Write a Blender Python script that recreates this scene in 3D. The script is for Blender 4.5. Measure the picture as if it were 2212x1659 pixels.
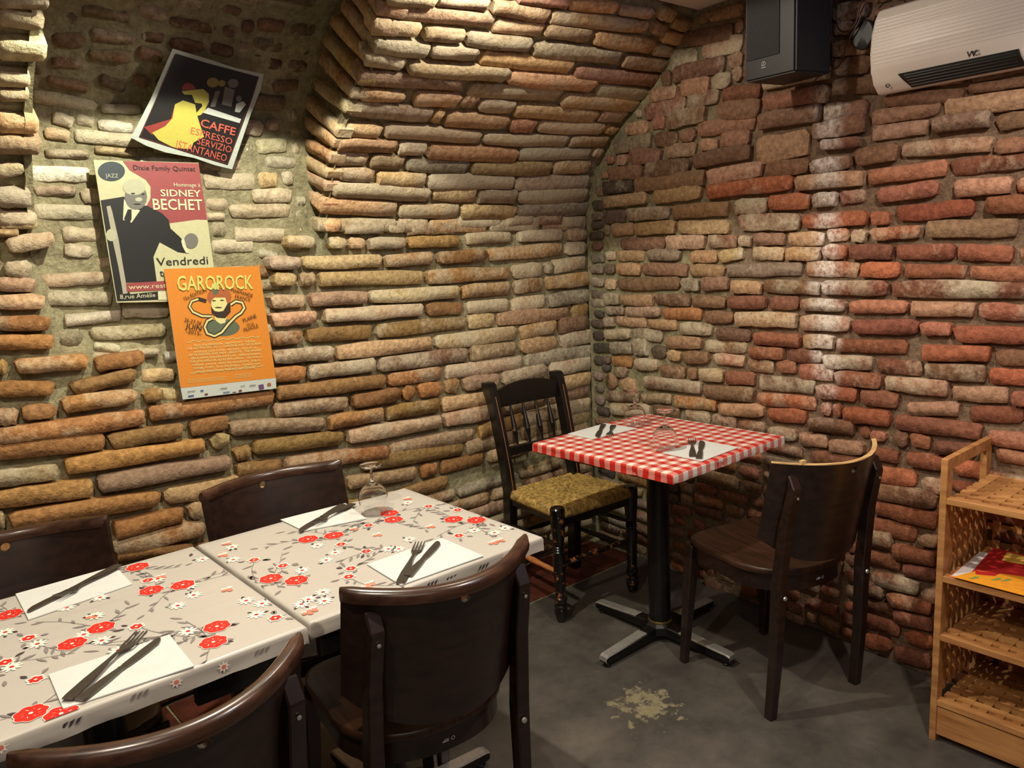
import bpy, bmesh, math, random
from math import sin, cos, pi, radians, sqrt, hypot, atan2
from mathutils import Vector, Matrix, noise as mnoise
sc = bpy.context.scene
C = sc.collection
for o in list(bpy.data.objects): bpy.data.objects.remove(o)
rnd = random.Random(7)
# ---------------------------------------------------------------- camera
cam = bpy.data.objects.new('camera', bpy.data.cameras.new('camera')); C.objects.link(cam)
cam.data.sensor_width = 36; cam.data.lens = 36*1723.38/2212; cam.data.clip_start = .02
RC = ((0.7550,-0.6540,-0.0487),(0.1489,0.0987,0.9839),(0.6387,0.7501,-0.1721))
rx, ru, rf = [Vector(r).normalized() for r in RC]
ru = rf.cross(rx)*-1 if False else ru
m = Matrix((rx, ru, -rf)).transposed().to_4x4(); m.translation = Vector((-2.738,-2.646,1.468))
cam.matrix_world = m
sc.camera = cam
# ---------------------------------------------------------------- world, lights, exposure
sc.view_settings.view_transform = 'Standard'; sc.view_settings.look = 'None'
sc.view_settings.gamma = 1; sc.view_settings.use_curve_mapping = False
sc.view_settings.exposure = 0.0
w = bpy.data.worlds.new('world'); sc.world = w; w.use_nodes = True
w.node_tree.nodes['Background'].inputs[0].default_value = (1,.85,.7,1)
w.node_tree.nodes['Background'].inputs[1].default_value = .03
def lamp(name, kind, loc, energy, col, aim=None, size=.1, spot=None, blend=.15):
    l = bpy.data.lights.new(name, kind); l.energy = energy; l.color = col
    if kind == 'SPOT': l.spot_size = radians(spot); l.spot_blend = blend; l.shadow_soft_size = size
    elif kind == 'AREA': l.size = size
    else: l.shadow_soft_size = size
    o = bpy.data.objects.new(name, l); C.objects.link(o); o.location = loc
    if aim is not None: o.rotation_euler = (Vector(aim)-Vector(loc)).to_track_quat('-Z','Y').to_euler()
    return o
lamp('spotlight_over_flowered_tables','SPOT',(-1.88,-.84,2.288),88,(1,.95,.76),(-1.88,-.83,0),.02,135,.05)
lamp('spotlight_over_corner','SPOT',(-1.10,-.87,2.288),20,(1,.90,.73),(-1.10,-.86,0),.025,172,.1)
lamp('spotlight_by_heater','SPOT',(-1.25,-2.3,2.285),76,(1,.88,.73),(-1.25,-2.3,0),.03,150,.3)
lamp('spotlight_left','SPOT',(-2.75,-1.75,2.285),62,(1,.87,.68),(-2.75,-1.75,0),.03,150,.3)
lamp('ambient_fill_behind','AREA',(-2.9,-3.3,2.28),22,(1,.87,.72),(-2.4,-2.9,0),1.6)  # added soft fill behind the camera for ambient light, no lamp seen there
lamp('bluish_fill','AREA',(-.75,-3.3,2.2),5,(.45,.6,1),(-.25,-1.9,2.1),.35)  # added bluish light on the heater top, its source unseen
# ---------------------------------------------------------------- helpers
def lin(c): return tuple(((x/12.92) if x <= .04045 else ((x+.055)/1.055)**2.4) for x in c)
def S(r,g,b): return lin((r/255,g/255,b/255))+(1,)
def NT(name):
    mt = bpy.data.materials.new(name); mt.use_nodes = True; nt = mt.node_tree
    return mt, nt, nt.nodes['Principled BSDF']
def N(nt, t, **k):
    n = nt.nodes.new(t)
    for a, v in k.items():
        if a.startswith('i_'):
            n.inputs[int(a[2:])].default_value = v
        else: setattr(n, a, v)
    return n
def noise(nt, vec, scale, detail=4, rough=.55):
    n = N(nt,'ShaderNodeTexNoise'); n.inputs['Scale'].default_value = scale; n.inputs['Detail'].default_value = detail; n.inputs['Roughness'].default_value = rough
    nt.links.new(vec, n.inputs['Vector']); return n.outputs['Fac']
def ramp(nt, fac, a, b, ca=(0,0,0,1), cb=(1,1,1,1)):
    r = N(nt,'ShaderNodeValToRGB'); e = r.color_ramp.elements; e[0].position = a; e[1].position = b; e[0].color = ca; e[1].color = cb
    nt.links.new(fac, r.inputs[0]); return r.outputs[0]
def mix(nt, fac, a, b, mode='MIX'):
    n = N(nt,'ShaderNodeMix', data_type='RGBA', blend_type=mode)
    for sock, v in ((n.inputs[0],fac),(n.inputs[6],a),(n.inputs[7],b)):
        if isinstance(v,(int,float)): sock.default_value = v
        elif isinstance(v,tuple): sock.default_value = v
        else: nt.links.new(v, sock)
    return n.outputs[2]
def mth(nt, op, a, b=None, c=None):
    n = N(nt,'ShaderNodeMath', operation=op)
    for i, v in enumerate((a,b,c)):
        if v is None: continue
        if isinstance(v,(int,float)): n.inputs[i].default_value = v
        else: nt.links.new(v, n.inputs[i])
    return n.outputs[0]
def bump(nt, h, strength, dist, bs, prev=None):
    b = N(nt,'ShaderNodeBump'); b.inputs['Strength'].default_value = strength; b.inputs['Distance'].default_value = dist
    nt.links.new(h, b.inputs['Height'])
    if prev: nt.links.new(prev, b.inputs['Normal'])
    nt.links.new(b.outputs[0], bs.inputs['Normal']); return b.outputs[0]
def simple(name, col, rough=.5, metal=0, nscale=0, namt=.15, bstr=0, coat=0, spec=None):
    mt, nt, bs = NT(name)
    bs.inputs['Roughness'].default_value = rough; bs.inputs['Metallic'].default_value = metal
    if coat: bs.inputs['Coat Weight'].default_value = coat; bs.inputs['Coat Roughness'].default_value = .12
    if spec is not None: bs.inputs['Specular IOR Level'].default_value = spec
    g = N(nt,'ShaderNodeNewGeometry').outputs['Position']
    f = noise(nt, g, nscale or 30, 4)
    d = tuple(c*(1-namt) for c in col[:3])+(1,); l = tuple(min(1,c*(1+namt)) for c in col[:3])+(1,)
    nt.links.new(ramp(nt, f, .35, .65, d, l), bs.inputs['Base Color'])
    if bstr: bump(nt, f, bstr, .002, bs)
    return mt
# ---- brick: per-brick colour on the object, lime film by the colour's alpha
def brick_mat(joined=False):
    mt, nt, bs = NT('old_brick'); L = nt.links
    P = N(nt,'ShaderNodeNewGeometry').outputs['Position']; oi = N(nt,'ShaderNodeObjectInfo')
    if joined: oi = N(nt,'ShaderNodeVertexColor', layer_name='Col')   # joined bricks carry their colours here
    n1 = noise(nt, P, 9, 5); n2 = noise(nt, P, 55, 6, .65); n3 = noise(nt, P, 160, 4, .7)
    base = mix(nt, ramp(nt, n2, .3, .72), mix(nt,1,oi.outputs['Color'],(.52,.47,.43,1),'MULTIPLY'), mix(nt,1,oi.outputs['Color'],(1.25,1.22,1.16,1),'MULTIPLY'))
    # lime film
    th = mth(nt,'SUBTRACT', 1.02, oi.outputs['Alpha'])
    lm = mth(nt,'SUBTRACT', mth(nt,'ADD', mth(nt,'MULTIPLY',n1,.75), mth(nt,'MULTIPLY',n2,.35)), th)
    lm = ramp(nt, mth(nt,'MULTIPLY_ADD', lm, 3.2, .5), .2, .95)
    lime = mix(nt, n2, S(176,164,138), S(212,202,176))
    c = mix(nt, mth(nt,'MULTIPLY',lm,.72), base, lime)
    # white lime run on the right wall
    sx = N(nt,'ShaderNodeSeparateXYZ'); L.new(P, sx.inputs[0])
    wv = mth(nt,'MULTIPLY', mth(nt,'SUBTRACT', n1, .5), .10)
    dy = mth(nt,'ABSOLUTE', mth(nt,'ADD', mth(nt,'ADD', sx.outputs[1], 1.268), wv))
    m1 = ramp(nt, dy, .018, .072, (1,1,1,1), (0,0,0,1))
    zf = mth(nt,'MULTIPLY', ramp(nt, sx.outputs[2], .78, 1.05), ramp(nt, sx.outputs[2], 1.72, 1.80, (1,1,1,1),(0,0,0,1)))
    xf = mth(nt,'GREATER_THAN', sx.outputs[0], -.35)
    run = mth(nt,'MULTIPLY', mth(nt,'MULTIPLY', m1, zf), mth(nt,'MULTIPLY', xf, ramp(nt, n2, .32, .62)))
    c = mix(nt, mth(nt,'MULTIPLY', run, .95), c, S(224,214,206))
    pit = ramp(nt, n3, .28, .36)
    c = mix(nt, pit, mix(nt,1,c,(.45,.42,.4,1),'MULTIPLY'), c)
    L.new(c, bs.inputs['Base Color']); bs.inputs['Roughness'].default_value = .85; bs.inputs['Specular IOR Level'].default_value = .25
    n4 = noise(nt, P, 26, 3, .5); b0 = bump(nt, n4, .55, .014, bs); b1 = bump(nt, n2, .8, .009, bs, b0); bump(nt, n3, .6, .005, bs, b1)
    return mt
def mortar_mat():
    mt, nt, bs = NT('lime_mortar'); L = nt.links
    P = N(nt,'ShaderNodeNewGeometry').outputs['Position']
    n1 = noise(nt, P, 4, 4); n2 = noise(nt, P, 45, 6, .65); n3 = noise(nt, P, 200, 3, .7)
    sx = N(nt,'ShaderNodeSeparateXYZ'); L.new(P, sx.inputs[0])
    side = ramp(nt, mth(nt,'ADD', mth(nt,'MULTIPLY', sx.outputs[1],-1), mth(nt,'MULTIPLY', mth(nt,'SUBTRACT',n1,.5), .5)), .55, 1.15)
    a = mix(nt, ramp(nt,n1,.35,.65), S(172,164,132), S(150,146,118)); b = mix(nt, n1, S(150,124,104), S(126,104,88))
    c = mix(nt, side, a, b); c = mix(nt, ramp(nt,n2,.3,.7), mix(nt,1,c,(.55,.53,.5,1),'MULTIPLY'), mix(nt,1,c,(1.15,1.15,1.12,1),'MULTIPLY'))
    L.new(c, bs.inputs['Base Color']); bs.inputs['Roughness'].default_value = .95; bs.inputs['Specular IOR Level'].default_value = .15
    b1 = bump(nt, n2, 1, .014, bs); bump(nt, n3, .6, .005, bs, b1)
    return mt
BRICK = brick_mat(); BRICKJ = brick_mat(True); MORTAR = mortar_mat()
def wood(name, dark, light, rough=.4, scale=(3,60,60), coat=0, bstr=.15):
    mt, nt, bs = NT(name); tc = N(nt,'ShaderNodeTexCoord'); mp = N(nt,'ShaderNodeMapping'); mp.inputs['Scale'].default_value = scale
    nt.links.new(tc.outputs['Object'], mp.inputs[0])
    f = noise(nt, mp.outputs[0], 1, 6, .6); f2 = noise(nt, tc.outputs['Object'], 6, 3)
    c = mix(nt, ramp(nt,f,.35,.65), dark, light); c = mix(nt, ramp(nt,f2,.3,.7), mix(nt,1,c,(.8,.78,.76,1),'MULTIPLY'), c)
    nt.links.new(c, bs.inputs['Base Color']); bs.inputs['Roughness'].default_value = rough
    if coat: bs.inputs['Coat Weight'].default_value = coat; bs.inputs['Coat Roughness'].default_value = .18
    bump(nt, f, bstr, .001, bs); return mt
DARKWOOD = wood('dark_stained_wood', S(26,15,12), S(44,27,21), .38, (4,50,50), .25)
SEATWOOD = wood('worn_seat_wood', S(38,22,15), S(70,42,27), .42, (60,4,50), .15)
RIMWOOD = wood('rail_wood', S(46,28,21), S(76,49,37), .3, (4,60,60), .4)
RAWPLY = wood('bare_plywood_edge', S(190,150,95), S(220,185,130), .6, (4,80,80))
BEECH = wood('oiled_acacia_wood', S(152,100,56), S(200,146,90), .5, (30,4,30))
BLACKPAINT = simple('black_lacquer', S(14,13,13), .3, nscale=20, bstr=.1, coat=.3)
def worn_black(th=.84):
    mt, nt, bs = NT('worn_black_paint'); P = N(nt,'ShaderNodeTexCoord').outputs['Object']
    f = noise(nt, P, 38, 5, .7); f2 = noise(nt, P, 7, 3)
    m_ = ramp(nt, mth(nt,'ADD', f, mth(nt,'MULTIPLY', f2, .35)), .84-.84+th, th+.03)
    nt.links.new(mix(nt, m_, S(13,12,12), S(158,98,56)), bs.inputs['Base Color'])
    bs.inputs['Roughness'].default_value = .3; bs.inputs['Coat Weight'].default_value = .3; return mt
WORNBLACK = worn_black(); WORNBLACK2 = worn_black(.795); WORNBLACK3 = worn_black(.70)
RAWRUNG = simple('bare_rung_wood', S(190,120,68), .5, nscale=60)
BLACKMETAL = simple('black_powder_coat', S(12,12,13), .35, 0, 40, .2)
CHROME = simple('brushed_chrome', S(190,188,184), .38, .65, 80, .1)
BRASS = simple('worn_brass', S(150,130,85), .35, .9)
STEEL = simple('cutlery_steel', S(108,104,100), .3, .85, 60, .08)
RUSH = simple('woven_rush', S(168,138,76), .55, 0, 60, .5, .5)
PLASTER = simple('white_plaster', S(214,204,196), .9, 0, 6, .05, .3)
ROUGHPLASTER = simple('cellar_render', S(140,105,78), .95, 0, 5, .25, .8)
PAPER = simple('napkin_paper', S(202,203,200), .9, 0, 25, .03, .25)
GLASSDARK = simple('black_speaker_plastic', S(28,27,29), .55, 0, 90, .12, .15)
GRILLE = simple('speaker_grille', S(38,36,38), .8, 0, 300, .3, .5)
HEATER = simple('heater_plastic', S(236,226,220), .4, 0, 5, .03)
VENTM = simple('vent_black', S(20,20,22), .5)
CABLE = simple('brown_cable', S(74,46,40), .5)
GREYLABEL = simple('pale_print', S(190,190,190), .6)
def glass_mat():
    mt, nt, bs = NT('clear_glass'); bs.inputs['Base Color'].default_value = (1,1,1,1); bs.inputs['Roughness'].default_value = .0
    bs.inputs['Transmission Weight'].default_value = 1; bs.inputs['IOR'].default_value = 1.48
    f = noise(nt, N(nt,'ShaderNodeNewGeometry').outputs['Position'], 20, 2); bump(nt, f, .02, .001, bs)
    return mt
GLASS = glass_mat()
def floor_mat():
    mt, nt, bs = NT('dark_painted_concrete'); L = nt.links
    P = N(nt,'ShaderNodeNewGeometry').outputs['Position']
    n1 = noise(nt,P,2.2,6,.6); n2 = noise(nt,P,14,6,.7); n3 = noise(nt,P,70,3,.6)
    c = mix(nt, ramp(nt,n1,.35,.68), S(58,55,53), S(88,82,76)); c = mix(nt, ramp(nt,n2,.35,.75), c, mix(nt,1,c,(1.5,1.48,1.42,1),'MULTIPLY'))
    # scraped bare patch and small chips
    sx = N(nt,'ShaderNodeVectorMath', operation='DISTANCE'); L.new(P, sx.inputs[0]); sx.inputs[1].default_value = (-.95,-1.115,0)
    d1 = mth(nt,'ADD', sx.outputs['Value'], mth(nt,'MULTIPLY', mth(nt,'SUBTRACT', n2, .5), .6))
    p1 = ramp(nt, d1, .05, .085, (1,1,1,1),(0,0,0,1))
    chips = ramp(nt, n3, .735, .75)
    c = mix(nt, p1, c, mix(nt,n3,S(104,97,78),S(160,150,118))); c = mix(nt, mth(nt,'MULTIPLY',chips,.5), c, S(170,160,140))
    L.new(c, bs.inputs['Base Color'])
    L.new(ramp(nt,n1,.3,.7,(.42,.42,.42,1),(.62,.62,.62,1)), bs.inputs['Roughness']); bump(nt,n2,.35,.003,bs); return mt
FLOOR = floor_mat()
TILE = simple('dark_red_tile', S(92,44,32), .5, 0, 12, .35, .2)
def gingham():
    mt, nt, bs = NT('red_gingham_oilcloth'); tc = N(nt,'ShaderNodeTexCoord').outputs['Object']; sx = N(nt,'ShaderNodeSeparateXYZ'); nt.links.new(tc, sx.inputs[0])
    wob = mth(nt,'MULTIPLY', mth(nt,'SUBTRACT', noise(nt,tc,9,2), .5), .006)
    def stripe(s,off):
        f = mth(nt,'FRACT', mth(nt,'MULTIPLY', mth(nt,'ADD', mth(nt,'ADD', s, wob), 5+off), 1/.0465)); return mth(nt,'LESS_THAN', f, .5)
    # skirt: the vertical drop goes on counting the stripe across the edge
    a = stripe(sx.outputs[0], .31); b = stripe(mth(nt,'ADD',sx.outputs[1],0), .012)
    s = mth(nt,'ADD', a, b)
    c = mix(nt, ramp(nt, s, .4, .6), S(226,218,210), S(206,128,116)); c = mix(nt, ramp(nt, mth(nt,'MULTIPLY',s,.5), .7, .8), c, S(190,38,34))
    nt.links.new(c, bs.inputs['Base Color']); bs.inputs['Roughness'].default_value = .38
    bump(nt, noise(nt,tc,7,3), .25, .004, bs); return mt
GINGHAM = gingham()
def oilcloth():
    mt, nt, bs = NT('grey_flowered_oilcloth'); tc = N(nt,'ShaderNodeTexCoord').outputs['Object']
    bs.inputs['Base Color'].default_value = S(196,184,176); bs.inputs['Roughness'].default_value = .34
    f = noise(nt,tc,3,2)
    mp = N(nt,'ShaderNodeMapping'); mp.inputs['Scale'].default_value = (5,34,5); mp.inputs['Rotation'].default_value=(0,0,.5); nt.links.new(tc, mp.inputs[0])
    f2 = noise(nt, mp.outputs[0], 1, 2)
    nt.links.new(mix(nt, f, S(178,172,164), S(186,180,172)), bs.inputs['Base Color'])
    bump(nt, f2, .22, .006, bs); return mt
OILCLOTH = oilcloth()
def flat(name, rgb, rough=.5): return simple(name, S(*rgb), rough, 0, 120, .04)
INK = {k: flat('print_'+k, tuple(q*.88 for q in v)) for k, v in dict(paper=(196,206,196),black=(24,24,24),redln=(120,52,44),grey=(120,118,110),ochre=(150,135,70),white=(205,212,205),red=(150,58,52),yellow=(198,190,86),salmon=(214,98,80),
    cream=(206,204,160),rose=(158,72,72),cream2=(222,220,180),pale=(190,190,160),slate=(48,60,68),silver=(176,172,150),orange=(226,140,44),teal=(96,108,84),skin=(228,222,150),brown=(176,98,54),dark=(56,40,28),lime=(214,218,118),blue=(70,100,160),purple=(110,70,120)).items()}
FL_RED = flat('flower_red',(208,40,34),.34); FL_WHITE = flat('flower_white',(236,228,216),.34); FL_PINK = flat('flower_salmon',(222,126,104),.34); FL_LEAF = flat('leaf_grey',(132,124,122),.34); FL_DARK = flat('leaf_dark',(70,62,68),.34)
# ---- mesh helpers
def link(name, me, mats=None, parent=None, smooth=False, autosmooth=None):
    if isinstance(me, bmesh.types.BMesh):
        b = me; me = bpy.data.meshes.new(name); b.to_mesh(me); b.free()
    o = bpy.data.objects.new(name, me); C.objects.link(o)
    if mats:
        for mm in (mats if isinstance(mats,(list,tuple)) else [mats]): me.materials.append(mm)
    if smooth: me.polygons.foreach_set('use_smooth',[True]*len(me.polygons))
    if smooth and autosmooth: me.set_sharp_from_angle(angle=radians(autosmooth))
    if parent: o.parent = parent
    return o
def empty(name, loc, rz=0):
    o = bpy.data.objects.new(name, None); C.objects.link(o); o.location = loc; o.rotation_euler[2] = rz; o.empty_display_size = .1; return o
def tag(o, label, cat, group=None):
    o['label'] = label; o['category'] = cat
    if group: o['group'] = group
    return o
def struct(o): o['kind'] = 'structure'; return o
def box(b, x0,x1,y0,y1,z0,z1, M=None, bev=0, mi=0):
    vs = [b.verts.new((x,y,z)) for z in (z0,z1) for y in (y0,y1) for x in (x0,x1)]
    if M: 
        for v in vs: v.co = M @ v.co
    fs = [b.faces.new([vs[i] for i in f]) for f in ((0,2,3,1),(4,5,7,6),(0,1,5,4),(2,6,7,3),(0,4,6,2),(1,3,7,5))]
    for f in fs: f.material_index = mi
    if bev:
        es = {e for f in fs for e in f.edges}
        bmesh.ops.bevel(b, geom=list(es), offset=bev, segments=2, affect='EDGES', profile=.5)
    return fs
def nb(): return bmesh.new()
def loft(b, rings, cap=True, closed=True, mi=0):
    R_ = [[b.verts.new(p) for p in r] for r in rings]; n = len(R_[0])
    for i in range(len(R_)-1):
        for j in range(n if closed else n-1):
            f = b.faces.new((R_[i][j],R_[i][(j+1)%n],R_[i+1][(j+1)%n],R_[i+1][j])); f.material_index = mi
    if cap and closed:
        f=b.faces.new(R_[0][::-1]); f.material_index=mi; f=b.faces.new(R_[-1]); f.material_index=mi
    return R_
def lathe(b, prof, n=20, M=None, mi=0, cap=True):
    rings = [[(M or Matrix()) @ Vector((r*cos(2*pi*i/n), r*sin(2*pi*i/n), z)) for i in range(n)] for r, z in prof]
    return loft(b, rings, cap, True, mi)
def tube(b, pts, r, n=8, mi=0):
    pts = [Vector(p) for p in pts]; rings = []
    up = Vector((0,0,1))
    for i, p in enumerate(pts):
        t = (pts[min(i+1,len(pts)-1)]-pts[max(i-1,0)]).normalized()
        a = t.cross(up); a = a.normalized() if a.length > 1e-3 else Vector((1,0,0)); c = a.cross(t)
        rr = r[i] if isinstance(r,(list,tuple)) else r
        rings.append([p+a*rr*cos(2*pi*k/n)+c*rr*sin(2*pi*k/n) for k in range(n)])
    loft(b, rings, True, True, mi)
def beam(b, p0, p1, w0, d0, w1=None, d1=None, side=Vector((1,0,0)), mi=0, bev=0):
    """rectangular bar from p0 to p1; w along side, d across"""
    w1 = w1 or w0; d1 = d1 or d0; p0, p1 = Vector(p0), Vector(p1); t = (p1-p0).normalized(); s = (side-t*side.dot(t)).normalized(); q = t.cross(s)
    rings = []
    for p, w_, d_ in ((p0,w0,d0),(p1,w1,d1)):
        rings.append([p+s*w_/2*a+q*d_/2*c for a, c in ((-1,-1),(1,-1),(1,1),(-1,1))])
    R_ = loft(b, rings, True, True, mi)
    if bev:
        es = {e for r in R_ for v in r for e in v.link_edges}
        bmesh.ops.bevel(b, geom=list(es), offset=bev, segments=1, affect='EDGES')
def copy_tree(o, parent=None):
    c = o.copy(); C.objects.link(c)
    if parent: c.parent = parent
    for ch in list(o.children): copy_tree(ch, c)
    return c
# ================================================================ SETTING
RWD = Vector((-.1029,-.9947,0)); RWN = Vector((-.9947,.1029,0))      # right wall: direction toward camera, normal into the room
ZC = 2.31
VZ = [0,1.58,1.655,1.775,1.902,1.98,2.068,2.188,2.304,2.4,2.5]; VV = [0,0,.04,.10,.208,.315,.44,.575,.70,.80,.9]
def interp(x, X, Y):
    if x <= X[0]: return Y[0]
    for i in range(len(X)-1):
        if x <= X[i+1]: return Y[i]+(Y[i+1]-Y[i])*(x-X[i])/(X[i+1]-X[i])
    return Y[-1]
def vv(z): return interp(z, VZ, VV)
AZ = [0]; AL = [0]
for i in range(1,501):
    z = i*.005; AL.append(AL[-1]+hypot(.005, vv(z)-vv(z-.005))); AZ.append(z)
def arc_pt(a):
    z = interp(a, AL, AZ); y = -vv(z); d = .03
    t = Vector((0, -(vv(z+d)-vv(z-d)), 2*d)).normalized(); return y, z, t
XG = -1.345; XP = -2.24                                             # edges of the niche
def nback(z):                                                        # back of the niche
    return interp(z, [0,1.2,1.5,1.95,2.035,2.14,2.22,2.27,2.33,2.42], [.0,.035,.05,.05,-.005,-.075,-.15,-.25,-.42,-.62])
def fbm(x,y,z,s): return mnoise.fractal(Vector((x*s,y*s,z*s)), 1, 2, 4)
def surf(kind, s, a):
    """point, unit x, unit into-wall y, unit z for wall coordinates"""
    if kind == 'left': return Vector((s,0,a)), Vector((1,0,0)), Vector((0,1,0)), Vector((0,0,1))
    if kind == 'right':
        p = RWD*s; return Vector((p.x,p.y,a)), RWD.copy(), -RWN, Vector((0,0,1))
    if kind == 'niche':
        t = Vector((0,(nback(a+.03)-nback(a-.03)),.06)).normalized(); return Vector((s,nback(a),a)), Vector((1,0,0)), t.cross(Vector((1,0,0)))*1, t
    y, z, t = arc_pt(a); return Vector((s,y,z)), Vector((1,0,0)), t.cross(Vector((1,0,0))), t
def grid_surf(name, kind, s0, s1, a0, a1, step, depth, amp, keep=None):
    b = nb(); ns = max(2,int((s1-s0)/step)); na = max(2,int((a1-a0)/step)); V_ = {}
    for i in range(ns+1):
        for j in range(na+1):
            s = s0+(s1-s0)*i/ns; a = a0+(a1-a0)*j/na
            p, x, y, z = surf(kind, s, a)
            d = depth(s,a)+amp*(fbm(p.x,p.y,p.z,9)+.5*fbm(p.x+9,p.y,p.z,28))
            V_[i,j] = b.verts.new(p+y*d)
    for i in range(ns):
        for j in range(na):
            s = s0+(s1-s0)*(i+.5)/ns; a = a0+(a1-a0)*(j+.5)/na
            if keep and not keep(s,a): continue
            b.faces.new((V_[i,j],V_[i+1,j],V_[i+1,j+1],V_[i,j+1]))
    for v in [v for v in b.verts if not v.link_faces]: b.verts.remove(v)
    return struct(link(name, b, MORTAR, None, True))
def in_niche(s,a):   # rough outline of the hollow on the left wall plane
    if s < XP or s > XG+.0: return False
    lo = interp(s, [XP,-2.2,-2.0,-1.95,-1.6,-1.5,XG], [1.40,1.22,1.18,1.04,1.02,1.32,1.56])
    return a > lo
def ldepth(s,a):
    d = .018+.016*max(0,min(1,(-.6-s)/.8))
    d0 = d
    if XP-.02 < s < XG+.05:
        lo = interp(s, [XP,-2.2,-2.0,-1.95,-1.6,-1.5,XG+.05], [1.40,1.22,1.18,1.04,1.02,1.32,1.62])
        t = max(0,min(1,(a-lo)/.06)); d = d0*(1-t)+.058*t
    return d
wall_left = grid_surf('wall_left','left',-3.7,.06,0,1.60,.022,ldepth,.006)
wall_niche = grid_surf('wall_niche','niche',XP-.03,XG+.03,1.55,2.41,.022,lambda s,a:.010,.007)
wall_vault = grid_surf('wall_vault','vault',XG,.05,1.575,2.62,.022,lambda s,a:.022,.005,lambda s,a: arc_pt(a)[1] < ZC+.03)
wall_pier = grid_surf('wall_pier','vault',-3.7,XP,1.575,2.62,.025,lambda s,a:.022,.005,lambda s,a: arc_pt(a)[1] < ZC+.03)
wall_right = grid_surf('wall_right','right',0,3.9,0,ZC+.02,.025,lambda s,a:.018,.005)
# cheeks of the niche (end faces of the vault mass and of the pier)
def cheek(name, x, sgn):
    b = nb(); V_ = {}; nz = 36; ny = 22
    for i in range(nz+1):
        z = 1.5+(ZC+.03-1.5)*i/nz; y0 = -vv(z)+.0; y1 = max(nback(z)+.03, y0+.02)
        for j in range(ny+1):
            y = y0+(y1-y0)*j/ny; V_[i,j] = b.verts.new((x+sgn*.004+.006*fbm(x,y,z,12), y, z))
    for i in range(nz):
        for j in range(ny): b.faces.new((V_[i,j],V_[i,j+1],V_[i+1,j+1],V_[i+1,j]))
    return link(name, b, MORTAR, None, True)
ch1 = cheek('cheek_mortar', XG+.018, 1); ch1.parent = wall_vault; ch2 = cheek('cheek_mortar', XP-.018, -1); ch2.parent = wall_pier
# floor, ceiling, far walls
def quad_obj(name, pts, mt, sub=1):
    b = nb(); b.faces.new([b.verts.new(p) for p in pts])
    if sub > 1: bmesh.ops.subdivide_edges(b, edges=b.edges[:], cuts=sub, use_grid_fill=True)
    return struct(link(name, b, mt))
fl = nb(); box(fl, -5.2, .35, -4.6, .35, -.08, 0); floor = struct(link('floor', fl, FLOOR))
cl = nb(); box(cl, -5.2, .35, -4.6, -.695, ZC, ZC+.06); ceiling = struct(link('ceiling', cl, PLASTER))
bb = nb(); box(bb, -3.75, .35, -.70, .4, 2.44, 2.5); vc = link('masonry_above_vault', bb, ROUGHPLASTER, ceiling)
b = nb(); box(b, -5.3, -5.2, -4.6, .35, 0, ZC); struct(link('wall_back', b, ROUGHPLASTER))
b = nb(); box(b, -5.2, .35, -4.7, -4.6, 0, ZC); struct(link('wall_near', b, ROUGHPLASTER))
b = nb(); box(b, -5.2, -3.7, .02, .1, 0, ZC); struct(link('wall_far_left', b, ROUGHPLASTER))
# strip of dark red tiles along the left wall, let into the floor
tile_strip = struct(link('trim_1', (lambda b:(box(b,-3.7,.02,-.31,.05,-.02,.004),b)[1])(nb()), MORTAR))
x = -3.69; tmesh = []
for k in range(3):
    b = nb(); box(b,-.098,.098,-.098,.098,0,.008,None,.0025); me = bpy.data.meshes.new('tile'); b.to_mesh(me); b.free(); me.materials.append(TILE); tmesh.append(me)
while x < -.1:
    for r_ in (0,1):
        if r_ == 1: sy = .75
        else: sy = .76
        o = bpy.data.objects.new('tile', tmesh[rnd.randrange(3)]); C.objects.link(o); o.parent = tile_strip
        o.location = (x+.1, -.232+r_*.156, .002+rnd.uniform(-.001,.001)); o.scale = (1, sy, 1); o.rotation_euler[2] = rnd.uniform(-.01,.01)
    x += .203
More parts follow.
